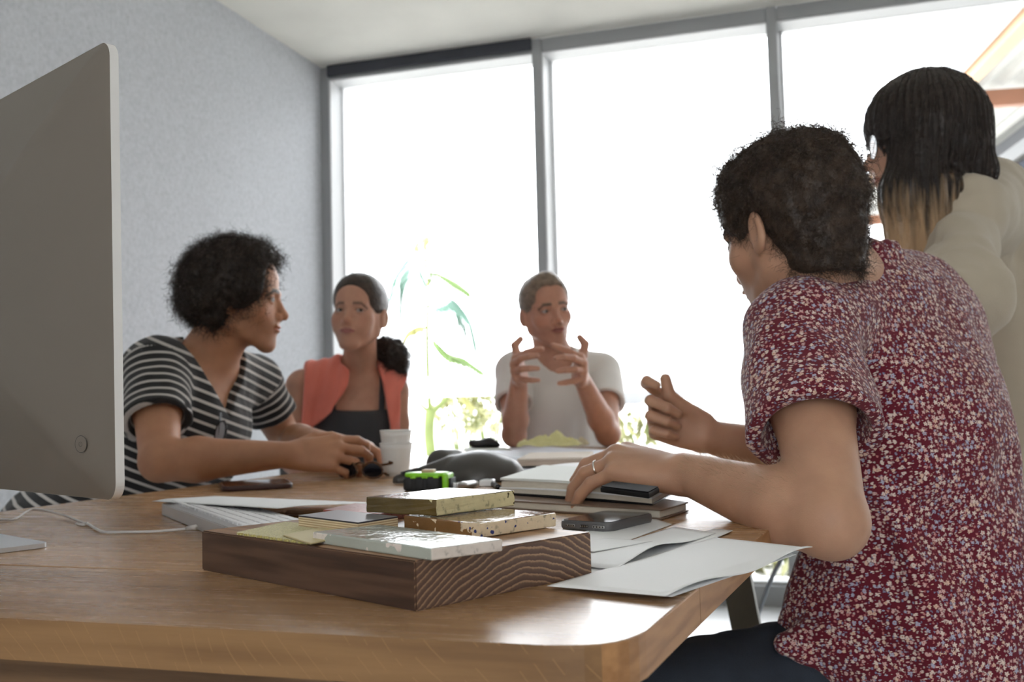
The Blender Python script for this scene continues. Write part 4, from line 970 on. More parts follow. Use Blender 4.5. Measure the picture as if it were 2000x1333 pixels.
# ---- hands
def hand(wr, d, n, thumb_sign, curl, spread=(0.15, .04, -.06, -.18), thumb=None, L=1.0, fat=1.0):
    """wrist, direction to the knuckles, normal of the back of the hand; curl: four (a, b, c) flex angles"""
    d = nrm(d); n = nrm(n-d*np.dot(n, d)); t = np.cross(d, n)*thumb_sign; wr = np.asarray(wr, float)
    at = lambda x, y, z: wr+L*(d*x+t*y+n*z)
    kn = [(.088, .029, .000), (.093, .009, .003), (.087, -.011, .001), (.077, -.029, -.004)]
    ph = [(.043, .026, .021), (.047, .030, .022), (.043, .028, .022), (.034, .021, .019)]
    rad = [.0095, .0098, .0092, .0082]
    palm = U(*[rc(at(.006, .013-.009*i, -.004), at(*kn[i]), .0165*L*fat, .0122*L*fat) for i in range(4)], el(at(.048, .000, -.007), (.044*L, .033*L, .0135*L*fat), np.stack([d, t, n], 1)), k=.012)
    fingers = []
    for i in range(4):
        dd = nrm(d+t*math.tan(spread[i])); ax = np.cross(dd, n); ax = nrm(ax)   # rotate dd towards -n
        p = at(*kn[i]); ang = 0; prim = []
        for k in range(3):
            ang += curl[i][k]; v_ = dd*math.cos(ang)-n*math.sin(ang); q = p+v_*ph[i][k]*L
            r1 = rad[i]*(1-.07*k)*L*fat; r2 = rad[i]*(1-.07*(k+1)-(.10 if k == 2 else 0))*L*fat; prim.append(rc(p, q, r1, r2)); p = q
        fingers.append(U(*prim, k=.002))
    if thumb is None: thumb = [(.55, .8, -.25), (.85, .4, -.3), (.9, .1, -.35)]
    p = at(.012, .020, -.006); tp = []
    for k, (v_, l_, r1, r2) in enumerate(zip(thumb, (.044, .034, .027), (.0155, .0122, .0108), (.0122, .0105, .0085))):
        v_ = nrm(d*v_[0]+t*v_[1]+n*v_[2]); q = p+v_*l_*L; tp.append(rc(p, q, r1*L*fat, r2*L*fat)); p = q
    tf = U(*tp, k=.003)
    def f(x):
        e = fingers[0](x)
        for g_ in fingers[1:]: e = smin(e, g_(x), .0015)
        return smin(smin(e, palm(x), .006), tf(x), .007)
    return cull(f, at(.08, 0, 0), .13*L, .03)
def torso_fn(J, infl=0.0, sc=1.0, fat=1.0):
    """J: hip, chest, neck, sl, sr (joint centres), latH (hip lateral, left to right)"""
    neck, chest, hip, sl, sr = [np.asarray(J[k], float) for k in ('neck', 'chest', 'hip', 'sl', 'sr')]
    lat = nrm(sr-sl); latH = nrm(J.get('latH', lat)); i = infl
    def fr(l, a): a = nrm(a); l = nrm(l-a*(l@a)); return np.stack([l, np.cross(a, l), a], 1)
    up1 = chest-hip; up2 = neck-chest; mid = hip*.55+chest*.45
    F = [el(hip, np.array([.165*fat, .125*fat, .12])*sc+i, fr(latH, up1)), el(mid, np.array([.138*fat, .108*fat, .13])*sc+i, fr(latH+lat, up1)),
         el(chest, np.array([.150*fat, .112*fat, .15])*sc+i, fr(lat, up1+up2)), el(chest*.4+neck*.6-up2*.12, np.array([.145, .090, .10])*sc+i, fr(lat, up2))]
    yoke = [rc(sl*.92+neck*.08, neck*.55+(sl+sr)*.225, (.056)*sc+i, .062*sc+i), rc(sr*.92+neck*.08, neck*.55+(sl+sr)*.225, .056*sc+i, .062*sc+i)]
    f = U(*F, k=.06*sc)
    def g_(p):
        d = f(p)
        for y in yoke: d = smin(d, y(p), .045*sc)
        return d
    return g_
def arm_fn(s, e, w_, sc=1.0, infl=0, muscle=1.0):
    s, e, w_ = map(lambda v: np.asarray(v, float), (s, e, w_)); m = s*.55+e*.45; fm = e*.72+w_*.28
    return U(rc(s, m, .050*sc*muscle, .044*sc*muscle), rc(m, e, .044*sc*muscle, .038*sc), rc(e, fm, .0385*sc, .0405*sc*muscle), rc(fm, w_, .0405*sc*muscle, .0255*sc), k=.015)
# ---- skin and cloth materials
def skin_mat(name, rough=.5):
    g = NT(name, rough, sss=.12); a = g.n('Attribute', attribute_name='tint'); g.l(a.outputs['Color'], g.b.inputs['Base Color'])
    tc = g.n('TexCoord'); n = g.n('TexNoise', i_Scale=700.0, i_Detail=2.0); g.l(tc.outputs['Object'], n.inputs['Vector']); n2 = g.n('TexNoise', i_Scale=35.0, i_Detail=4.0); g.l(tc.outputs['Object'], n2.inputs['Vector'])
    bp = g.n('Bump', i_Strength=.22, i_Distance=.0012); g.l(n.outputs['Fac'], bp.inputs['Height']); g.l(bp.outputs[0], g.b.inputs['Normal'])
    g.l(g.mix(1.0, a.outputs['Color'], g.ramp(n2.outputs['Fac'], [(.35, (.90, .88, .88)), (.65, (1, 1, 1))]), 'MULTIPLY'), g.b.inputs['Base Color'])
    g.b.inputs['Specular IOR Level'].default_value = .4; return g.m
m_skin = skin_mat('skin')
def hair_mat(name, c, c2=None, rough=.42, ramp=None):
    g = NT(name, rough); 
    g.b.inputs['Base Color'].default_value = (*c, 1); g.b.inputs['Specular IOR Level'].default_value = .35
    tc = g.n('TexCoord'); n = g.n('TexNoise', i_Scale=60.0, i_Detail=3.0); g.l(tc.outputs['Object'], n.inputs['Vector'])
    col = g.ramp(n.outputs['Fac'], [(.3, c), (.75, c2 or tuple(x*1.8 for x in c))])
    if ramp:
        sp = g.n('SeparateXYZ'); g.l(tc.outputs['Object'], sp.inputs[0]); ms = g.n('Mapping'); ms.inputs['Scale'].default_value = (1, 1, .06); g.l(tc.outputs['Object'], ms.inputs[0]); ns = g.n('TexNoise', i_Scale=85.0, i_Detail=3.0); g.l(ms.outputs[0], ns.inputs['Vector']); h = g.math('ADD', sp.outputs[2], g.math('MULTIPLY', g.math('SUBTRACT', ns.outputs['Fac'], .5), ramp[2]))
        fz = g.math('DIVIDE', g.math('SUBTRACT', h, ramp[0]), ramp[1]-ramp[0], clamp=True); col = g.mix(fz, col, ramp[3])
    g.l(col, g.b.inputs['Base Color'])
    bp = g.n('Bump', i_Strength=.6, i_Distance=.004); n3 = g.n('TexNoise', i_Scale=140.0, i_Detail=3.0); g.l(tc.outputs['Object'], n3.inputs['Vector']); g.l(n3.outputs['Fac'], bp.inputs['Height']); g.l(bp.outputs[0], g.b.inputs['Normal'])
    return g.m
m_eye = mat('eye_white', (.36, .32, .30), .15); m_iris = mat('iris', (.035, .022, .015), .08)
def eyes(H, root, look=(0, 1, 0)):
    for s in (1, -1):
        bm = bmesh.new(); bmesh.ops.create_uvsphere(bm, u_segments=20, v_segments=14, radius=.0128*H.sc)
        d = Vector(H.R.astype(float)@nrm(look)); rot = Vector((0, 0, 1)).rotation_difference(d).to_matrix().to_4x4(); bmesh.ops.transform(bm, matrix=rot, verts=bm.verts[:])
        for f in bm.faces:
            f.material_index = 1 if f.calc_center_median().normalized().dot(d) > .90 else 0
        c = H.W((s*.031, .0755, -.001))-np.array(root.location)
        bmesh.ops.transform(bm, matrix=Matrix.Translation(c), verts=bm.verts[:]); link('eye', tomesh(bm, True), [m_eye, m_iris], root)
def cloth(name, col, var=.06, rough=.85, weave=900, sheen=.25, ws=.25):
    return mat(name, col, rough, var=var, vscale=9, bump=ws, bscale=weave, sheen=sheen, spec=.2)
def seated_legs(root, hip, latH, fwd, knee_z, m_pants, m_shoe, thigh=.44, spread=.10, v=.009, knees=None, foot_back=0.0, name='trousers'):
    org = np.array(root.location); latH = nrm(latH*[1, 1, 0]); fwd = nrm(np.asarray(fwd)*[1, 1, 0]); F = []
    lo = np.full(3, 9.0); hi = -lo
    for i, s in enumerate((-1, 1)):
        h = hip+latH*s*.085+np.array([0, 0, -.03]); k = (knees[i] if knees else h*[1, 1, 0]+fwd*thigh+latH*s*spread*.6+np.array([0, 0, knee_z])); a = k*[1, 1, 0]-fwd*foot_back+np.array([0, 0, .09])
        F += [U(rc(h, k, .088, .062), rc(k, k*.6+a*.4+np.array([0, 0, 0])-fwd*.01, .060, .058), rc(k*.6+a*.4-fwd*.01, a, .058, .046), k=.02)]
        for q in (h, k, a): lo = np.minimum(lo, q-.12); hi = np.maximum(hi, q+.12)
        sh = U(rc(a+np.array([0, 0, -.045]), a+fwd*.16+np.array([0, 0, -.058]), .038, .030), rc(a, a+np.array([0, 0, -.03]), .042, .040), k=.02)
        cut = half(a*[1, 1, 0]+[0, 0, .003], (0, 0, -1)); fs = lambda p, sh=sh, cut=cut: smax(sh(p), cut(p), .006)
        sdf_mesh('shoe', fs, a+[-.28, -.28, -.10], a+[.28, .28, .09], .007, m_shoe, root, org)
    pel = el(hip+np.array([0, 0, -.01]), (.175, .135, .125), np.stack([latH, np.cross([0, 0, 1], latH), [0, 0, 1]], 1)); base = U(pel, *F, k=.04)
    f = lambda p: base(p)+.004*wob(p, 45, 1.0)+.002*wob(p, 110, 2)
    sdf_mesh(name, f, np.minimum(lo, hip-.22), np.maximum(hi, hip+.2), v, m_pants, root, org)
    return f
def chair_for(label, hip, fwd, m_seat, m_leg, grp='chairs around the meeting table', seat_z=None, back=True):
    fwd = nrm(np.asarray(fwd)*[1, 1, 0]); lat = np.array([fwd[1], -fwd[0], 0]); sz = seat_z or hip[2]-.145
    t = thing('meeting_chair', label, 'chair', (hip[0], hip[1], 0), math.atan2(fwd[1], fwd[0])-math.pi/2, grp)
    bm = bmesh.new(); add_box(bm, (-.22, -.20, sz-.035), (.22, .24, sz), .014, 3); link('seat', tomesh(bm, True), m_seat, t)
    if back:
        bm = bmesh.new(); add_box(bm, (-.20, -.27, sz+.17), (.20, -.245, sz+.40), .01, 3); link('backrest', tomesh(bm, True), m_seat, t)
        for s in (-1, 1): bm = bmesh.new(); bar(bm, (s*.15, -.19, sz-.02), (s*.15, -.275, sz+.36), .02); link('back_post', tomesh(bm), m_leg, t)
    for sx in (-1, 1):
        for sy in (-1, 1): link('leg', tomesh(tube([(sx*.17, sy*.17+.02, sz-.03), (sx*.22, sy*.21+.02, 0)], [.013, .009], 10), True), m_leg, t)
    return t
m_seatg = mat('grey_seat', (.10, .105, .11), .6); m_legg = mat('chair_leg', (.30, .30, .31), .35, metal=.8)
# ---- the speakerphone
cc_ = Z(880, 946); sp_ = thing('speakerphone', 'dark grey conference speakerphone with domed middle and low wings', 'speakerphone', (cc_[0], cc_[1]+.07, TZ)); so = np.array(sp_.location)
def SP(x, y, D): return P(x, y, D)
_w = np.array([r0[0], r0[1], 0]); _d = np.array([f0[0], f0[1], 0])
def L3(a, b, z): return so+_w*a+_d*b+np.array([0, 0, z])
dome = el(L3(.030, .0, .004), (.088, .075, .056), np.stack([_w, _d, [0, 0, 1]], 1))
w1 = rc(L3(-.010, .0, .026), L3(-.120, -.035, .006), .026, .012); w2 = rc(L3(.05, 0, .022), L3(.120, -.01, .004), .026, .010); w3 = rc(L3(0, .03, .02), L3(.0, .13, .008), .026, .014); hump = rc(L3(-.045, .045, .030), L3(-.02, .06, .030), .030, .028)
def spf(p):
    d = smin(U(w1, w2, w3, hump, k=.02)(p), dome(p), .008); d = d+.0016*(np.abs(np.abs(dome(p))) < .0)
    rr = np.sqrt((((p-L3(.03, -.0, .0))*[1, 1, 1.25])**2).sum(1)); d = d+.0034*(np.cos(rr*330)*.5+.5)*(dome(p) < .004)
    return smax(d, (TZ+.0015)-p[:, 2], .002)
sdf_mesh('speaker_body', spf, so-[.18, .18, .01], so+[.18, .2, .09], .0026, mat('charcoal_plastic', (.060, .055, .052), .38), sp_, so)
bm = bmesh.new(); q = L3(-.098, -.040, .026)-so; add_box(bm, (-.018, -.009, -.001), (.018, .009, .001), .0005, 1, Matrix.Translation(q) @ Matrix.Rotation(YAW, 4, 'Z') @ Matrix.Rotation(-.25, 4, 'Y')); link('touch_panel', tomesh(bm), m_lens, sp_)
bm = bmesh.new(); bmesh.ops.create_uvsphere(bm, u_segments=10, v_segments=6, radius=.0035, matrix=Matrix.Translation(L3(.125, -.018, .012)-so)); link('indicator_stud', tomesh(bm, True), m_met, sp_)
# ---------------------------------------------------------------- people
def dv(a, b, c): return r0*a+np.array([0, 0, 1.0])*b+f0*c
def bbox(pts, pad): pts = np.array(pts, float); return pts.min(0)-pad, pts.max(0)+pad
def build_body(root, H, J, arms, hands, v, neck_r=(.054, .060), infl=0, sc=1.0, fat=1.0, extra_lo=None, muscle=1.0):
    tf = torso_fn(J, -.006, sc, fat); A = [cull(arm_fn(*a, sc=sc, muscle=muscle), (np.array(a[0])+a[2])/2, .32, .05) for a in arms]
    nb_ = rc(H.W((0, -.028, -.055)), J['neck'], neck_r[0]*sc, neck_r[1]*sc); nj = rc(H.W((0, .0, -.06)), np.array(J['neck'])*.5+H.W((0, -.02, -.08))*.5, .045*sc, .05*sc); hd = H.sdf()
    def f(p):
        d = tf(p); d = smin(d, nb_(p), .04); d = smin(d, nj(p), .025)
        for a in A: d = smin(d, a(p), .03)
        d = smin(d, hd(p), .014)
        for h in hands: d = smin(d, h(p), .010)
        return d
    tint = head_tint(H.opt); sk = np.array(H.opt['skin'])
    def col(vv):
        q = H.loc(vv); n = len(vv); c = np.tile(sk, (n, 1))*(1+.06*wob(vv, 40))[:, None]; i = np.nonzero((np.abs(q) < .16).all(1))[0]
        if len(i): c[i] = tint(q[i])
        return np.clip(c, 0, 1)
    pts = [J['hip']*.6+J['neck']*.4, J['sl'], J['sr'], H.o+[0, 0, .12], H.o-[0, 0, .12]]+[x for a in arms for x in a]
    lo, hi = bbox(pts, .20); 
    if extra_lo is not None: lo[2] = max(lo[2], extra_lo)
    o = sdf_mesh('body', f, lo, hi, v, m_skin, root, np.array(root.location), col)
    return f
def person(label, loc): return thing('person', label, 'person', tuple(np.array(loc)*[1, 1, 0]))
def hairline_cap(H, grow, face, ext=(), lump=0.0, lf=30, seed=1.0, k=.02, ears=True, R0=(.073, .094, .080), nape=-.055, slope=.5):
    """hair volume round the skull, open at the face"""
    base = U(el((0, -.014, .040), np.array(R0)+grow), el((0, .022, .048), np.array((.062, .062, .062))+grow*.9), *ext, k=k)
    def f(q):
        d = base(q)
        if lump: d = d-lump*wob(q, lf, seed)-lump*.5*wob(q, lf*2.3, seed+3)
        for fc in face: d = smax(d, -fc(q), .006)
        d = smax(d, nape-q[:, 2]-slope*np.minimum(0, q[:, 1]+.02), .01)
        if ears:
            for s in (1, -1): d = smax(d, -el((s*.085, .000, -.018), (.020, .020, .030))(q), .004)
        return d
    return H.wrap(f)
def sleeve_fn(s, e, frac, r0_, r1_, t=.005, slant=0.0):
    """a loose short sleeve open at its end, from shoulder s towards elbow e"""
    s, e = np.asarray(s, float), np.asarray(e, float); q = s+(e-s)*frac; out = rc(s, s+(e-s)*(frac+.1), r0_, r1_); cav = rc(s+(e-s)*(frac-.28), s+(e-s)*(frac+.15), r0_*.55, r1_-t); cut = half(q, e-s)
    return out, cav, cut
# ======== the man in the striped shirt
root = person('man with curly dark hair in a black and white striped shirt, head in profile', P(150, 1095, 2.2))
org = np.array(root.location); SKA = (.50, .25, .145)
H = Head(P(462, 585, 2.25), frame(dv(1, -.06, .10), (0, 0, 1)), 1.0, dict(skin=SKA, stubble=.35, jaw=1.06, nose=1.0, browc=(.03, .02, .015)))
J = dict(hip=P(122, 1066, 2.22), chest=P(345, 865, 2.24), neck=P(397, 722, 2.27), sl=P(500, 748, 2.47), sr=P(303, 722, 2.13), latH=dv(.05, 0, -1))
aR = (J['sr'], P(312, 902, 1.96), P(568, 888, 2.03)); aL = (J['sl'], P(560, 862, 2.56), P(658, 872, 2.24))
hR = hand(aR[2], dv(1, .02, .08), dv(.1, .55, -.8), -1, [(.35, .6, .5), (.4, .7, .5), (.5, .8, .5), (.6, .8, .5)], thumb=[(.8, .7, -.3), (.9, .25, -.4), (.95, .0, -.4)], L=1.04)
hL = hand(aL[2], dv(.75, -.02, -.5), dv(.15, .95, .1), 1, [(.5, .6, .3), (.35, .7, .4), (.4, .8, .4), (.5, .8, .4)], thumb=[(.6, .6, -.4), (.9, .3, -.4), (.9, .1, -.3)])
bodyA = build_body(root, H, J, [aR, aL], [hR, hL], .0030, fat=1.05, extra_lo=.55, sc=1.0, muscle=1.08)
eyes(H, root, (0, 1, 0))
# shirt
tor = torso_fn(J, .012, 1.0, 1.10); oR, cR, kR = sleeve_fn(J['sr'], aR[1], .60, .066, .072); oL, cL, kL = sleeve_fn(J['sl'], aL[1], .55, .062, .060)
latA = nrm(J['sr']-J['sl']); upA = nrm(J['neck']-J['chest']); fwA = nrm(np.cross(upA, latA)); tipA = P(424, 806, 2.2)
def vneck(p):
    q = p-tipA; x = np.abs(q@latA); u = q@upA; z_ = q@fwA; return np.maximum(np.maximum(.0+(x*1.35-u)*.5, -.115-z_), 0*x-1)
ncut = rc(J['neck']+upA*.0, H.W((0, -.02, -.06)), .066, .075)
fds = [fold(J['sr']+fwA*.05, tipA-upA*.05, .014, -.006), fold(J['sr']+fwA*.09-upA*.05, J['chest']+fwA*.12-upA*.05, .012, .006), fold(J['sl']+fwA*.06-upA*.06, J['chest']+fwA*.13-upA*.08, .012, .006), fold(J['sl']-upA*.10+fwA*.06, J['chest']-upA*.14+fwA*.12, .012, .007), fold(aR[1]*.35+J['sr']*.65+fwA*.07, J['chest']+fwA*.09-upA*.12-latA*-.05, .016, .010)]
def shirtA(p):
    d = tor(p); d = smin(d, smax(oR(p), kR(p), .004), .022); d = smin(d, smax(oL(p), kL(p), .004), .022)
    d = d+.0035*wob(p, 30, 2.0)+.002*wob(p, 75, 5.0)
    for fd in fds: d = d+fd(p)
    d = smax(d, -cR(p), .002); d = smax(d, -cL(p), .002); d = smax(d, -ncut(p), .004); d = smax(d, -vneck(p), .003)
    return smax(d, half(J['hip']-upA*.02, -nrm(J['chest']-J['hip']))(p), .01)
def stripeA(v):
    axR, axL = nrm(aR[1]-J['sr']), nrm(aL[1]-J['sl']); dR = rc(J['sr']+axR*.04, aR[1], .062, .06)(v); dL = rc(J['sl']+axL*.04, aL[1], .060, .06)(v); dT = torso_fn(J, .0, 1, 1.1)(v)
    s = (v-J['neck'])@nrm(upA*.8+nrm(J['chest']-J['hip'])*.2)+.010*((v-J['neck'])@latA)**2*10; s = np.where((dR < dT) & (dR < dL), -(v-J['sr'])@axR+.013, s); s = np.where((dL < dT) & (dL < dR), -(v-J['sl'])@axL, s)
    return s
g = NT('striped_jersey', .9, sheen=.2, bump=.2, bscale=900); at_ = g.n('Attribute', attribute_name='stripe'); fr_ = g.math('FRACT', g.math('MULTIPLY', g.math('ADD', at_.outputs['Fac'], 5.0), 1/.0205))
g.l(g.ramp(fr_, [(0, (.012, .012, .014)), (.66, (.010, .010, .012)), (.70, (.55, .52, .50)), (.96, (.55, .52, .50)), (1.0, (.012, .012, .014))]), g.b.inputs['Base Color'])
lo, hi = bbox([J['hip'], J['neck'], J['sl'], J['sr'], aR[1], aL[1]], .19); shA = sdf_mesh('striped_shirt', shirtA, lo, hi, .0036, g.m, root, org, stripe=stripeA)
# neckline binding and the glasses hooked into it
def onto(p, d, f, off=.0, far=.3):         # march from p along d to surface f = off
    p = np.array(p, float); d = nrm(d)
    for _ in range(60):
        s = float(f(np.array([p], f32))[0])-off
        if abs(s) < .0004: break
        p = p+d*s*.8
    return p
gl = thing('eyeglasses', 'folded glasses hooked into the neckline of the striped shirt', 'glasses', tuple(onto(P(428, 838, 2.0), P(428, 838, 3.0)-CAMP, shirtA, .008)+np.array([0, 0, .03]))); go = np.array(gl.location)
for s in (-1, 1):
    c = latA*s*.006+fwA*(.004+.003*s); ring = [c+np.array([0, 0, -.038])+dv(math.cos(t)*.011, math.sin(t)*.026, 0)+dv(.05*math.sin(t)*.1, 0, 0) for t in np.linspace(0, 6.283, 20)]
    link('lens_rim', tomesh(tube(ring, .0014, 6), True), m_blk, gl); bm = bmesh.new(); bm.faces.new([bm.verts.new(r) for r in ring[:-1]]); link('lens', tomesh(bm), mat('grey_lens', (.35, .36, .40), .08), gl)
    link('temple', tomesh(tube([c+np.array([0, 0, .006]), c+np.array([0, 0, -.05])+fwA*-.004, c+np.array([0, 0, -.080])], .0014, 6), True), m_blk, gl)
# curly hair
m_hairA = hair_mat('dark_curls', (.018, .012, .009), (.045, .030, .022))
faceA = [el((0, .135, -.02), (.12, .088, .100)), el((0, .112, .040), (.10, .056, .066)), el((0, .06, -.10), (.12, .10, .07))]
hA = hairline_cap(H, .020, faceA, (el((0, -.050, .010), (.082, .078, .082)), el((0, .020, .085), (.060, .055, .042)), el((.05, -.045, -.01), (.045, .06, .06))), lump=.0055, lf=75, seed=2, nape=-.085, ears=False)
o_, vv, nn = sdf_mesh('hair', hA, H.o-.19, H.o+.19, .0042, m_hairA, root, org, keep=True)
rng = np.random.RandomState(1); hair_curves('hair_strands', curly(vv-org.astype(f32), nn, 5200, .040, .0065, 1.4, rng, down=.15, out=.42, n=12), .00055, m_hairA, o_)
m_denim = mat('light_denim', (.38, .43, .50), .9, var=.08, vscale=30, bump=.3, bscale=700); m_shoe = mat('dark_shoe', (.03, .03, .035), .5)
seated_legs(root, J['hip'], dv(.05, 0, -1), dv(1, 0, .15), .50, m_denim, m_shoe, knees=None)
chair_for('grey chair under the man in the striped shirt', J['hip'], dv(1, 0, .1), m_seatg, m_legg, back=False)
# ======== the woman with the coral wrap
root = person('woman with dark ponytail in a coral wrap over a dark top', P(705, 1000, 3.05)); org = np.array(root.location)
SKB = (.50, .265, .18)
H = Head(P(702, 614, 2.92), frame(dv(-.20, .07, -1), dv(.05, 1, 0)), .98, dict(skin=SKB, jaw=1.0, cheek=1, ridge=.6, browd=.9, nose=.97, eye=.0040, lip=(.36, .14, .12), browc=(.06, .035, .025), mouth_open=.0008))
J = dict(hip=P(705, 1000, 3.1), chest=P(700, 860, 3.02), neck=P(702, 728, 3.0), sl=P(769, 765, 3.03), sr=P(588, 755, 2.96))
aR = (J['sr'], P(572, 900, 2.93), P(650, 985, 2.78)); aL = (J['sl'], P(779, 905, 3.0), P(715, 985, 2.80))
hR = hand(aR[2], dv(.9, -.2, -.2), dv(0, .9, -.4), -1, [(.4, .5, .3)]*4, L=.92); hL = hand(aL[2], dv(-.9, -.2, -.2), dv(0, .9, -.4), 1, [(.4, .5, .3)]*4, L=.92)
bodyB = build_body(root, H, J, [aR, aL], [hR, hL], .0036, neck_r=(.047, .050), sc=.88, fat=1.0, extra_lo=.52)
eyes(H, root, (-.45, .9, .1))
latB = nrm(J['sr']-J['sl']); upB = nrm(J['neck']-J['chest']); fwB = nrm(np.cross(upB, latB)); topB = P(700, 806, 2.9)
tkB = torso_fn(J, .002, .88, 1.0); strapp = [rc(topB+latB*s*.062-fwB*.2, topB+latB*s*.062+fwB*.3, .009, .009) for s in (-1, 1)]
def tank(p):
    d = tkB(p)+.0015*wob(p, 60); up_ = (p-topB)@upB+.012*((p-topB)@latB*10)**2*0; st = np.minimum(strapp[0](p*1), strapp[1](p)); x = np.abs((p-topB)@latB)
    st = np.abs(x-.072)-.009; d = smax(d, np.minimum(up_, st), .003)
    armc = np.abs((p-topB)@latB)-.155; d = smax(d, armc, .004); return smax(d, half(J['hip'], -upB)(p), .01)
lo, hi = bbox([J['hip'], J['neck'], J['sl'], J['sr']], .15); sdf_mesh('tank_top', tank, lo, hi, .0045, cloth('dark_jersey', (.055, .055, .060)), root, org)
cdB = torso_fn(J, .020, .90, 1.02); shR = rc(J['sr'], J['sr']*.55+aR[1]*.45, .060, .058); shL = rc(J['sl'], J['sl']*.8+aL[1]*.2, .052, .048); nkB = rc(J['neck']-upB*.01, H.W((0, -.01, -.07)), .052, .062)
def wrap(p):
    q = p-topB; x = q@latB; u = q@upB; z_ = q@fwB
    d = smin(cdB(p), shR(p), .03); d = smin(d, shL(p), .03); d = d+.004*wob(p*np.array([1, 1, .45], f32), 48, 1)+.0025*np.sin((x+.2*u)*170+wob(p, 20)*2)
    # open front: its edges run from the neck outwards and down
    lft = np.interp(u, [-.2, -.06, .0, .05, .14, .2], [.17, .135, .075, .045, .022, .02])+.004*np.sin(u*60); rgt = np.interp(u, [-.2, -.05, .0, .08, .14, .2], [-.105, -.100, -.088, -.070, -.050, -.048])
    opening = np.maximum(np.maximum(x-(lft+.02*0), rgt-x), -z_-.02); opening = np.where(z_ > -.11, np.maximum(x-lft, rgt-x), .05)
    d = smax(d, -opening, .006); d = smax(d, -nkB(p), .006)
    out_l = -x-np.interp(u, [-.1, .0, .05, .12], [.135, .128, .125, .16]); d = smax(d, out_l, .006)   # her left side ends inside the arm
    out_r = x-.158; d = smax(d, out_r, .008)
    return smax(d, -(u+.20), .01)
m_coral = cloth('coral_knit', (.82, .23, .17), var=.08, ws=.3); sdf_mesh('coral_wrap', wrap, lo, hi, .004, m_coral, root, org)
m_hairB = hair_mat('dark_brown_hair', (.022, .014, .010), (.05, .032, .024))
faceB = [el((0, .128, -.045), (.105, .088, .125)), el((0, .11, .020), (.075, .055, .060)), el((0, .06, -.11), (.12, .12, .07))]
hB = hairline_cap(H, .006, faceB, (), lump=.0012, lf=60, nape=-.05)
o_, vv, nn = sdf_mesh('hair', hB, H.o-.17, H.o+.17, .0040, m_hairB, root, org, keep=True)
tieB = P(748, 672, 3.02)
def pony(p):
    d = U(rc(tieB, P(765, 690, 3.03), .022, .036), rc(P(765, 690, 3.03), P(770, 725, 3.02), .040, .034), rc(P(772, 715, 3.02), P(784, 705, 3.0), .030, .018), rc(P(768, 730, 3.02), P(770, 752, 3.0), .026, .012), k=.02)(p)
    return d-.006*wob(p, 85, 4)-.003*wob(p, 190, 6)
o2_, v2_, n2_ = sdf_mesh('ponytail', pony, tieB-.16, tieB+.16, .0042, m_hairB, root, org, keep=True)
hair_curves('ponytail_strands', curly(v2_-org.astype(f32), n2_, 1500, .040, .006, 1.2, rng, down=.4, out=.4), .0006, m_hairB, o2_)
link('hair_tie', tomesh(tube([tieB+.020*(dv(.5, .6, .3)*math.cos(t)+dv(-.3, .0, .9)*math.sin(t)) for t in np.linspace(0, 6.283, 17)], .004, 8), True), m_blk, root)
seated_legs(root, J['hip'], latB, dv(.45, 0, -1), .50, mat('dark_trousers', (.03, .032, .04), .9), m_shoe)
chair_for('grey chair under the woman in the coral wrap', J['hip'], dv(.45, 0, -1), m_seatg, m_legg)
# ======== the man in white at the head of the table
root = person('man with short hair in a white t-shirt gesturing with both hands', P(1095, 960, 3.5)); org = np.array(root.location)
SKC = (.48, .245, .165)
H = Head(P(1066, 609, 3.35), frame(dv(.31, -.04, -1), dv(-.13, 1, 0)), 1.05, dict(skin=SKC, stubble=.25, nose=1.02, jaw=1.02, browc=(.10, .06, .04), mouth_open=.0030, lip=(.33, .13, .11)))
J = dict(hip=P(1095, 962, 3.52), chest=P(1092, 815, 3.43), neck=P(1088, 712, 3.40), sl=P(1178, 728, 3.40), sr=P(1003, 728, 3.37))
aR = (J['sr'], P(1004, 850, 3.13), P(1014, 738, 3.00)); aL = (J['sl'], P(1188, 848, 3.13), P(1135, 738, 2.98))
hR = hand(aR[2], dv(-.12, .30, -.92), dv(-.95, .05, .05), -1, [(.95, .25, .2), (.55, .55, .4), (.6, .6, .5), (.95, .35, .25)], spread=(.45, .10, -.15, -.55), thumb=[(.30, .9, .25), (.10, 1, .25), (-.1, .85, -.65)], L=1.0, fat=1.15)
hL = hand(aL[2], dv(-.02, .30, -.92), dv(.95, .1, .0), 1, [(.95, .05, .05), (.6, .5, .4), (.6, .6, .5), (.95, .35, .25)], spread=(.75, .10, -.15, -.55), thumb=[(.30, .9, .45), (.15, 1, .35), (-.1, .9, -.45)], L=1.04, fat=1.15)
bodyC = build_body(root, H, J, [aR, aL], [hR, hL], .0034, fat=1.0, extra_lo=.6, sc=.98)
eyes(H, root, (-.30, .95, -.02))
latC = nrm(J['sr']-J['sl']); upC = nrm(J['neck']-J['chest']); fwC = nrm(np.cross(upC, latC))
tor = torso_fn(J, .014, .98, 1.04); oR, cR, kR = sleeve_fn(J['sr'], aR[1], .52, .062, .064); oL, cL, kL = sleeve_fn(J['sl'], aL[1], .52, .062, .064); ncut = rc(J['neck']+fwC*.035-upC*.012, H.W((0, .03, -.07)), .058, .080)
def shirtC(p):
    d = tor(p); d = smin(d, smax(oR(p), kR(p), .004), .02); d = smin(d, smax(oL(p), kL(p), .004), .02); x = (p-J['chest'])@latC; u = (p-J['chest'])@upC
    d = d+.003*wob(p, 28, 2.0)+.004*np.sin(x*95+2.5*u+wob(p, 12)*1.5)*np.clip(.5-u*5, 0, 1)
    d = smax(d, -cR(p), .002); d = smax(d, -cL(p), .002); return smax(smax(d, -ncut(p), .004), half(J['hip'], -upC)(p), .01)
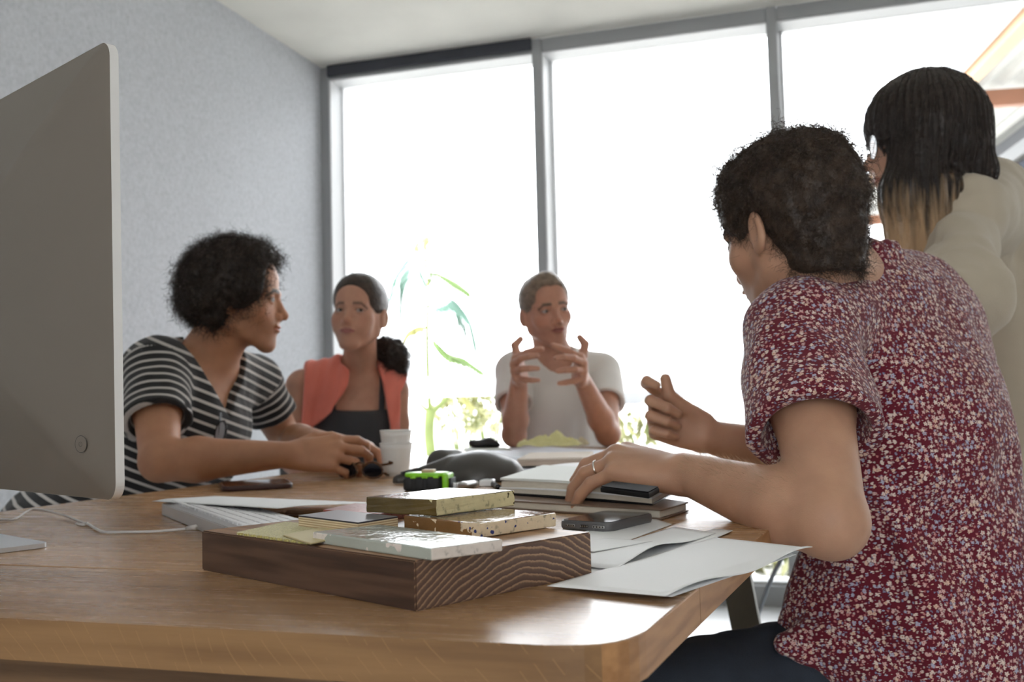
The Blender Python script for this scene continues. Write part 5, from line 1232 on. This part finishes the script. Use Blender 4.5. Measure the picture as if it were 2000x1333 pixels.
lo, hi = bbox([J['hip'], J['neck'], J['sl'], J['sr'], aR[1], aL[1]], .16); sdf_mesh('white_tshirt', shirtC, lo, hi, .0045, cloth('white_cotton', (.66, .63, .60), var=.02), root, org)
m_hairC = hair_mat('fair_short_hair', (.12, .085, .06), (.26, .19, .135))
faceC = [el((0, .135, -.01), (.10, .082, .105)), el((.03, .11, .045), (.055, .045, .050)), el((-.03, .11, .045), (.055, .045, .050)), el((0, .05, -.10), (.12, .12, .085))]
hC = hairline_cap(H, .0045, faceC, (el((0, .035, .085), (.045, .048, .040)),), lump=.0012, lf=90, nape=-.045)
o_, vv, nn = sdf_mesh('hair', hC, H.o-.17, H.o+.17, .0040, m_hairC, root, org, keep=True)
hair_curves('hair_strands', curly(vv-org.astype(f32), nn, 2600, .016, .001, .4, rng, down=.1, out=.45, n=5), .0006, m_hairC, o_)
seated_legs(root, J['hip'], latC, dv(0, 0, -1), .50, mat('navy_trousers', (.03, .035, .05), .9), m_shoe)
chair_for('grey chair under the man in the white t-shirt', J['hip'], dv(0, 0, -1), m_seatg, m_legg, back=False)
# ======== the man in the floral shirt, nearest
root = person('man with curly hair in a maroon floral shirt seen from behind', P(1840, 1240, 1.42)); org = np.array(root.location)
SKD = (.50, .285, .185)
H = Head(P(1545, 446, 1.38), frame(dv(-.50, -.24, .86), dv(-.10, 1, .10)), 1.02, dict(skin=SKD, stubble=.35, jaw=1.03))
J = dict(hip=P(1835, 1240, 1.45), chest=P(1770, 880, 1.46), neck=P(1672, 556, 1.475), sl=P(1562, 655, 1.31), sr=P(1820, 650, 1.66))
latD = nrm(J['sr']-J['sl']); upD = nrm(J['neck']-J['chest']); fwD = nrm(np.cross(upD, latD)); J['latH'] = dv(.75, 0, .65)
aL = (J['sl'], P(1622, 1020, 1.09), P(1338, 925, 1.27)); aR = (J['sr'], P(1600, 905, 1.66), P(1378, 852, 1.61))
hL = hand(aL[2], dv(-.80, .16, .45), dv(-.12, .93, -.25), 1, [(.55, .55, .3), (.50, .55, .3), (.50, .50, .3), (.50, .40, .25)], spread=(.12, .02, -.10, -.26), thumb=[(.7, .6, -.35), (.9, .2, -.4), (.95, -.1, -.2)], L=1.08, fat=1.05)
hR = hand(aR[2], dv(-.86, .42, -.05), dv(-.15, .0, 1), -1, [(.45, .95, .9), (1.15, 1.5, .8), (1.2, 1.55, .8), (1.25, 1.55, .8)], thumb=[(.95, .10, -.30), (.95, .20, -.25), (.60, .8, -.05)], L=1.0)
bodyD = build_body(root, H, J, [aL, aR], [hL, hR], .0028, neck_r=(.052, .056), fat=1.12, extra_lo=.58, sc=1.02, muscle=1.06)
eyes(H, root)
# ring on the ring finger
kn = aL[2]; dL_ = nrm(dv(-.80, .16, .45)); nL_ = nrm(dv(-.12, .93, -.25)-dL_*np.dot(dv(-.12, .93, -.25), dL_)); tL_ = np.cross(dL_, nL_)
k3 = kn+1.08*(dL_*.087+tL_*-.011+nL_*.001); dd = nrm(dL_+tL_*math.tan(-.10)); v1 = dd*math.cos(.5)-nL_*math.sin(.5); rcen = k3+v1*.026; e1 = np.cross(v1, nL_); e1 /= np.linalg.norm(e1); e2 = np.cross(v1, e1)
rg = link('finger_ring', tomesh(tube([rcen-org+.0104*(e1*math.cos(t)+e2*math.sin(t)) for t in np.linspace(0, 6.283, 25)], .0016, 8), True), mat('silver_ring', (.8, .78, .74), .15, metal=1), root); rg['label'] = 'silver ring'
# shirt: loose, with a collar band, short open sleeves and a hanging hem
tor = torso_fn(J, .016, 1.02, 1.16); oL_, cL_, kL_ = sleeve_fn(J['sl'], aL[1], .585, .074, .080, .004); oR_, cR_, kR_ = sleeve_fn(J['sr'], aR[1], .6, .07, .075)
hem = el(P(1800, 1235, 1.44), (.215, .160, .15), np.stack([nrm(J['latH']), np.cross([0, 0, 1], nrm(J['latH'])), [0, 0, 1]], 1)); front = rc(P(1640, 1130, 1.42), P(1600, 1235, 1.42), .055, .060); tail = rc(P(1640, 1270, 1.36), P(1535, 1262, 1.34), .040, .016)
back = el(P(1790, 700, 1.56), (.17, .10, .17), np.stack([latD, fwD, upD], 1))
ncut = rc(J['neck']+upD*.01+fwD*.02, H.W((0, -.015, -.05)), .047, .056); ckl = [J['neck']+latD*.064*math.cos(a)-fwD*.064*math.sin(a)+upD*(.006+.020*max(0, math.sin(a))) for a in np.linspace(-.9, math.pi+.9, 14)]; colr = U(rc(J['neck']-upD*.03, J['neck']+upD*.01, .078, .064), *[rc(p_, q_, .0115, .0115) for p_, q_ in zip(ckl, ckl[1:])], *[rc(p_+upD*.014-latD*0, q_+upD*.014, .008, .008) for p_, q_ in zip(ckl, ckl[1:])], k=.008)
bsD = J['sl']*.5+aL[1]*.5
fD = [fold(P(1560, 600, 1.3), P(1720, 770, 1.35), .020, .010), fold(P(1700, 760, 1.3), P(1690, 900, 1.28), .018, .014), fold(P(1700, 880, 1.28), P(1900, 1100, 1.3), .020, .009), fold(P(1690, 960, 1.28), P(1850, 1180, 1.28), .018, -.009), fold(P(1680, 1050, 1.3), P(1830, 1260, 1.28), .018, .011),
      fold(P(1600, 1150, 1.32), P(1780, 1300, 1.27), .020, .012), fold(P(1560, 1220, 1.34), P(1720, 1320, 1.27), .016, -.010), fold(P(1480, 640, 1.25), P(1500, 860, 1.2), .022, -.006), fold(P(1560, 700, 1.22), P(1580, 850, 1.2), .018, .005), fold(P(1650, 620, 1.36), P(1800, 640, 1.45), .02, -.006), fold(P(1950, 900, 1.35), P(1900, 1250, 1.3), .025, .008), fold(P(1880, 760, 1.4), P(1960, 1100, 1.35), .025, -.007)]
def shirtD(p):
    d = tor(p); d = smin(d, back(p), .06); d = smin(d, hem(p), .06); d = smin(d, front(p), .04); d = smin(d, colr(p), .010)
    d = smin(d, smax(oL_(p), kL_(p), .003), .020); d = smin(d, smax(oR_(p), kR_(p), .003), .02)
    low = np.clip((1.0-p[:, 2])/.4, 0, 1); d = d+.0040*wob(p, 22, 2.0)+.0028*wob(p, 55, 5.0)+low*.009*wob(p*np.array([1, 1, .5], f32), 42, 7)
    for fd in fD: d = d+fd(p)
    d = smin(d, tail(p)+.004*wob(p, 70, 3), .03)
    for c_ in (cL_, cR_): d = smax(d, -c_(p), .002)
    d = smax(d, -ncut(p), .003); return smax(d, (J['hip'][2]-.105)-p[:, 2]+.01*wob(p, 18, 1), .008)
# floral print
g = NT('maroon_floral_cotton', .85, sheen=.15); tc = g.n('TexCoord')
dn = g.n('TexNoise', i_Scale=90.0, i_Detail=2.0); g.l(tc.outputs['Object'], dn.inputs['Vector'])
mixv = g.n('MixRGB', blend_type='LINEAR_LIGHT'); mixv.inputs[0].default_value = .0006; g.l(tc.outputs['Object'], mixv.inputs[1]); g.l(dn.outputs['Color'], mixv.inputs[2])
col = (.125, .010, .022)
base_c = g.n('RGB'); base_c.outputs[0].default_value = (*col, 1); cur = base_c.outputs[0]
def flowers(scale, rad, seed, pal, cur, petals=5):
    mp = g.n('Mapping'); mp.inputs['Location'].default_value = (seed, seed*.7, seed*1.3); g.l(mixv.outputs[0], mp.inputs[0])
    vo = g.n('TexVoronoi', i_Scale=scale, i_Randomness=.8); g.l(mp.outputs[0], vo.inputs['Vector'])
    sc_ = g.n('VectorMath', operation='SCALE'); g.l(mp.outputs[0], sc_.inputs[0]); sc_.inputs['Scale'].default_value = 1.0
    df = g.n('VectorMath', operation='SUBTRACT'); g.l(mp.outputs[0], df.inputs[0]); g.l(vo.outputs['Position'], df.inputs[1])
    a = g.n('VectorMath', operation='DOT_PRODUCT'); b = g.n('VectorMath', operation='DOT_PRODUCT'); g.l(df.outputs[0], a.inputs[0]); g.l(df.outputs[0], b.inputs[0]); a.inputs[1].default_value = tuple(latD); b.inputs[1].default_value = tuple(upD)
    sep = g.n('SeparateColor'); g.l(vo.outputs['Color'], sep.inputs[0])
    an = g.math('ADD', g.math('ARCTAN2', a.outputs['Value'], b.outputs['Value']), g.math('MULTIPLY', sep.outputs[0], 6.28)); pt = g.math('MULTIPLY', g.math('COSINE', g.math('MULTIPLY', an, float(petals))), .26)
    r = g.math('MULTIPLY', g.math('ADD', g.math('MULTIPLY', sep.outputs[1], .35), .72), rad)
    lim = g.math('MULTIPLY', g.math('ADD', pt, .85), r)
    inside = g.math('LESS_THAN', vo.outputs['Distance'], lim); centre = g.math('LESS_THAN', vo.outputs['Distance'], g.math('MULTIPLY', r, .22))
    pc = g.ramp(sep.outputs[2], pal, 'CONSTANT'); pc = g.mix(centre, pc, (.45, .10, .06)); return g.mix(inside, cur, pc)
pal1 = [(0, (.72, .60, .54)), (.40, (.62, .40, .38)), (.62, (.40, .41, .54)), (.80, (.68, .48, .38))]; pal2 = [(0, (.50, .40, .38)), (.4, (.22, .24, .36)), (.7, (.50, .20, .20))]
cur = flowers(210, .40, 3.1, pal2, cur, 4); cur = flowers(145, .47, 0.0, pal1, cur, 5)
g.l(cur, g.b.inputs['Base Color']); wv_ = g.n('TexNoise', i_Scale=1100.0); g.l(tc.outputs['Object'], wv_.inputs['Vector']); bp = g.n('Bump', i_Strength=.2, i_Distance=.001); g.l(wv_.outputs['Fac'], bp.inputs['Height']); g.l(bp.outputs[0], g.b.inputs['Normal']); g.b.inputs['Specular IOR Level'].default_value = .2
lo, hi = bbox([J['hip']-[0, 0, .02], J['neck'], J['sl'], J['sr'], aL[1], P(1530, 1250, 1.34)], .22); sdf_mesh('floral_shirt', shirtD, lo, hi, .0036, g.m, root, org)
m_hairD = hair_mat('near_dark_curls', (.022, .014, .010), (.068, .043, .029))
faceD = [el((0, .130, -.03), (.12, .080, .110)), el((0, .11, .035), (.085, .05, .050)), el((0, .088, -.118), (.14, .10, .088))]
hD = hairline_cap(H, .009, faceD, (el((0, -.040, .020), (.076, .068, .080)), el((0, .03, .085), (.056, .056, .034)), rc((0, -.042, .0), (0, -.040, -.082), .066, .048)), lump=.0040, lf=85, seed=5, nape=-.080, slope=-.15, ears=True)
o_, vv, nn = sdf_mesh('hair', hD, H.o-.19, H.o+.19, .0034, m_hairD, root, org, keep=True)
sel = np.ones(len(vv), bool)
hair_curves('hair_strands', curly(vv-org.astype(f32), nn, 14000, .032, .0045, 1.1, rng, down=.35, out=.16, n=12), .00030, m_hairD, o_)
top = (H.loc(vv)[:, 2] > .05)
hair_curves('loose_curls', curly(vv-org.astype(f32), nn, 700, .046, .0085, 1.4, rng, down=-.2, out=.62, n=16, sel=top), .00040, m_hairD, o_)
# fine hair on the forearm catching the light
m_armhair = mat('arm_hair', (.45, .30, .18), .4)
tt = rng.uniform(.15, .95, 900); th_ = rng.uniform(-1.3, 1.3, 900); ax_ = nrm(aL[2]-aL[1]); up_ = nrm(np.array([0, 0, 1.0])-ax_*ax_[2]); sd_ = np.cross(ax_, up_)
st = []
for t, a in zip(tt, th_):
    c = aL[1]+(aL[2]-aL[1])*t; nrm_ = up_*math.cos(a)+sd_*math.sin(a); q = onto(c+nrm_*.07, -nrm_, bodyD, 0.0)
    dr = nrm(ax_*.8+nrm_*.35+rng.normal(size=3)*.25); L_ = rng.uniform(.006, .013); st.append([q-org, q-org+dr*L_*.5, q-org+dr*L_+ax_*.002])
hair_curves('arm_hair', np.array(st), .00011, m_armhair, root)
m_jeans = mat('dark_jeans', (.022, .030, .045), .85, var=.12, vscale=25, bump=.4, bscale=600)
hipL = J['hip']; kL3 = P(1150, 1372, 1.42); kR3 = P(1745, 1170, 1.96)
seated_legs(root, J['hip'], J['latH'], fwD, .5, m_jeans, m_shoe, knees=[kL3, kR3], v=.007, name='jeans')
chair_for('grey stool under the man in the floral shirt', J['hip'], nrm(kL3*.5+kR3*.5-J['hip']), m_seatg, m_legg, back=False)
# ======== the standing woman
root = person('standing woman with long dark hair and a loose beige blouse', P(1965, 900, 2.05)); org = np.array(root.location)
H = Head(P(1803, 283, 1.93), frame(dv(-1, -.04, .10), (0, 0, 1)), 1.0, dict(skin=(.50, .30, .21), jaw=.93, browc=(.04, .025, .02)))
J = dict(hip=P(2000, 880, 2.15), chest=P(1985, 600, 2.12), neck=P(1890, 385, 2.04), sl=P(1886, 428, 1.89), sr=P(2020, 440, 2.20))
aL = (J['sl'], P(1866, 596, 1.70), P(1660, 730, 1.88)); aR = (J['sr'], P(2010, 690, 2.30), P(1860, 800, 2.30))
hL = hand(aL[2], dv(-.9, -.3, .2), dv(0, .9, -.2), 1, [(.3, .4, .3)]*4, L=.94); hR = hand(aR[2], dv(-.9, -.3, 0), dv(0, .9, .2), -1, [(.3, .4, .3)]*4, L=.94)
bodyE = build_body(root, H, J, [aL, aR], [hL, hR], .0038, neck_r=(.046, .05), sc=.9, fat=1.0)
eyes(H, root)
latE = nrm(J['sr']-J['sl']); upE = nrm(J['neck']-J['chest']); fwE = nrm(np.cross(upE, latE))
tor = torso_fn(J, .035, .95, 1.10); skirt = rc(J['chest'], J['hip'], .13, .19); oL_, cL_, kL_ = sleeve_fn(J['sl'], aL[1], .86, .066, .070, .020); oR_, cR_, kR_ = sleeve_fn(J['sr'], aR[1], .86, .070, .08)
ncut = rc(J['neck']+upE*.0, H.W((0, -.01, -.06)), .050, .065); cuf = lambda s, e: rc(s+(e-s)*.80, s+(e-s)*.93, .074, .080)
fE = [fold(P(1795, 430, 1.80), P(1860, 500, 1.74), .010, .009), fold(P(1850, 400, 1.85), P(1905, 520, 1.80), .012, .009), fold(P(1815, 545, 1.66), P(1890, 530, 1.70), .010, .012), fold(P(1800, 470, 1.8), P(1880, 560, 1.78), .014, .012), fold(P(1810, 520, 1.78), P(1870, 590, 1.76), .012, -.008), fold(P(1900, 500, 1.85), P(1880, 600, 1.8), .016, .014), fold(P(1880, 440, 1.86), P(1840, 560, 1.78), .02, -.008), fold(P(1945, 430, 1.95), P(1990, 900, 1.9), .02, -.010), fold(P(1905, 430, 1.9), P(1925, 800, 1.86), .022, .022), fold(P(1980, 480, 1.95), P(2040, 800, 1.95), .02, .01)]
def blouse(p):
    d = smin(tor(p), skirt(p), .08); x = (p-J['chest'])@latE
    for o__, k__, a in ((oL_, kL_, aL), (oR_, kR_, aR)): d = smin(d, smin(smax(o__(p)+.004*np.sin(((p-a[0])@nrm(a[1]-a[0]))*70+wob(p, 24)*4), k__(p), .004), cuf(a[0], a[1])(p)+.004*wob(p, 60), .006), .025)
    d = d+.006*wob(p, 20, 2.0)+.0045*wob(p*np.array([1, 1, .6], f32), 50, 5.0)+.0015*wob(p, 110, 3)+.010*np.sin(x*55+wob(p, 9)*2)*np.clip((J['neck'][2]-.08-p[:, 2])*5, 0, 1)
    for fd in fE: d = d+fd(p)
    for c_ in (cL_, cR_): d = smax(d, -c_(p), .003)
    return smax(smax(d, -ncut(p), .004), (J['hip'][2]-.12)-p[:, 2], .01)
lo, hi = bbox([J['hip'], J['neck'], J['sl'], J['sr'], aL[1], aR[1]], .26); sdf_mesh('beige_blouse', blouse, lo, hi, .0048, cloth('beige_linen', (.46, .40, .31), var=.04, ws=.35, weave=700), root, org)
# long straight hair
zt = float(H.o[2]-.10-org[2]); zb2 = float(H.o[2]-.20-org[2])
m_hairE = hair_mat('long_dark_hair', (.016, .011, .009), (.030, .020, .016), .34, ramp=(zt, zb2, .22, (.52, .35, .20)))
fcE = [el((0, .150, -.040), (.070, .075, .080)), el((-.0, .14, -.12), (.055, .095, .12))]
capE = U(el((0, -.014, .040), (.098, .112, .108)), el((0, .018, .040), (.078, .084, .088)), k=.02)
def longE(q):
    x, y, z_ = q[:, 0], q[:, 1], q[:, 2]; d = capE(q)
    d = smin(d, smax(U(rc((-.048, .005, .02), (-.066, .062, -.12), .062, .042), rc((-.066, .066, -.10), (-.064, .070, -.30), .040, .028), rc((-.062, .0, -.10), (-.075, .022, -.21), .045, .030), k=.02)(q), -1+0*x, .01), .02)
    d = smin(d, rc((.05, -.02, .02), (.07, .03, -.26), .05, .025)(q), .02); d = smin(d, U(rc((0, -.045, .02), (-.02, -.075, -.060), .075, .046), rc((-.04, -.060, -.03), (-.045, -.080, -.070), .050, .032), k=.02)(q), .03)
    d = d-.0016*np.sin(np.arctan2(x, y+.02)*42+wob(q, 14)*2)
    for fc in fcE: d = smax(d, -fc(q), .006)
    return d
hE = H.wrap(longE); o_, vv, nn = sdf_mesh('hair', hE, H.o-[.24, .24, .34], H.o+[.24, .24, .18], .0042, m_hairE, root, org, keep=True)
N = 6500; i = rng.choice(len(vv), N); p = vv[i].astype(f32)+nn[i]*.0005; path = [p.copy()]; e_ = f32(.003)
for k in range(15):
    gr = np.stack([hE(p+np.eye(3, dtype=f32)[a]*e_)-hE(p-np.eye(3, dtype=f32)[a]*e_) for a in range(3)], 1); gr /= np.linalg.norm(gr, axis=1, keepdims=True)+1e-6
    dn_ = np.array([0, 0, -1.0])+(H.R@V3(0, .12, 0)); t = dn_-gr*(gr@dn_)[:, None]; t /= np.linalg.norm(t, axis=1, keepdims=True)+.25; p = (p+t*.0085).astype(f32); p = p-gr*(hE(p)-.0012)[:, None]; path.append(p.astype(f32))
hair_curves('hair_strands', np.stack(path, 1)-org.astype(f32), .00042, m_hairE, o_)
# her glasses
gl = thing('eyeglasses', 'thin-rimmed glasses worn by the woman standing at the right', 'glasses', tuple(H.W((0, .10, 0)))); go = np.array(gl.location)
for s in (-1, 1):
    ring = [H.W((s*.033+.025*math.cos(t), .104-.10*abs(.033*s+.025*math.cos(t))**1.0*.25, -.004+.022*math.sin(t)))-go for t in np.linspace(0, 6.283, 22)]
    link('lens_rim', tomesh(tube(ring, .0013, 6), True), m_blk, gl); bm = bmesh.new(); bm.faces.new([bm.verts.new(r) for r in ring[:-1]]); link('lens', tomesh(bm), glass, gl)
    link('temple', tomesh(tube([H.W((s*.058, .098, .004))-go, H.W((s*.076, .03, .004))-go, H.W((s*.080, -.01, .0))-go], .0013, 6), True), m_blk, gl)
link('bridge', tomesh(tube([H.W((-.008, .104, .0))-go, H.W((0, .108, .003))-go, H.W((.008, .104, .0))-go], .0013, 6), True), m_met, gl)
# trousers of the standing woman
kn_ = []
def legsE(p):
    d = None
    for s in (-1, 1):
        h = J['hip']+latE*s*.08-[0, 0, .03]; k = h*[1, 1, 0]+[0, 0, .47]; a = h*[1, 1, 0]+[0, 0, .09]; q = U(rc(h, k, .095, .068), rc(k, a, .066, .055), k=.02)(p); d = q if d is None else smin(d, q, .03)
    return smin(d, el(J['hip'], (.17, .12, .13), np.stack([latE, fwE, [0, 0, 1]], 1))(p), .04)+.003*wob(p, 40)
sdf_mesh('trousers', legsE, J['hip']*[1, 1, 0]+[-.3, -.3, .05], J['hip']+.3, .010, mat('charcoal_trousers', (.03, .03, .033), .9), root, org)
for s in (-1, 1):
    a = (J['hip']+latE*s*.08)*[1, 1, 0]+[0, 0, .06]; fz = nrm(fwE*[1, 1, 0]); sh = U(rc(a-[0, 0, .02], a+fz*.15-[0, 0, .03], .038, .028), rc(a, a+[0, 0, .02], .042, .04), k=.02); sdf_mesh('shoe', lambda p, sh=sh: smax(sh(p), .002-p[:, 2], .005), a-.25, a+.25, .008, m_shoe, root, org)
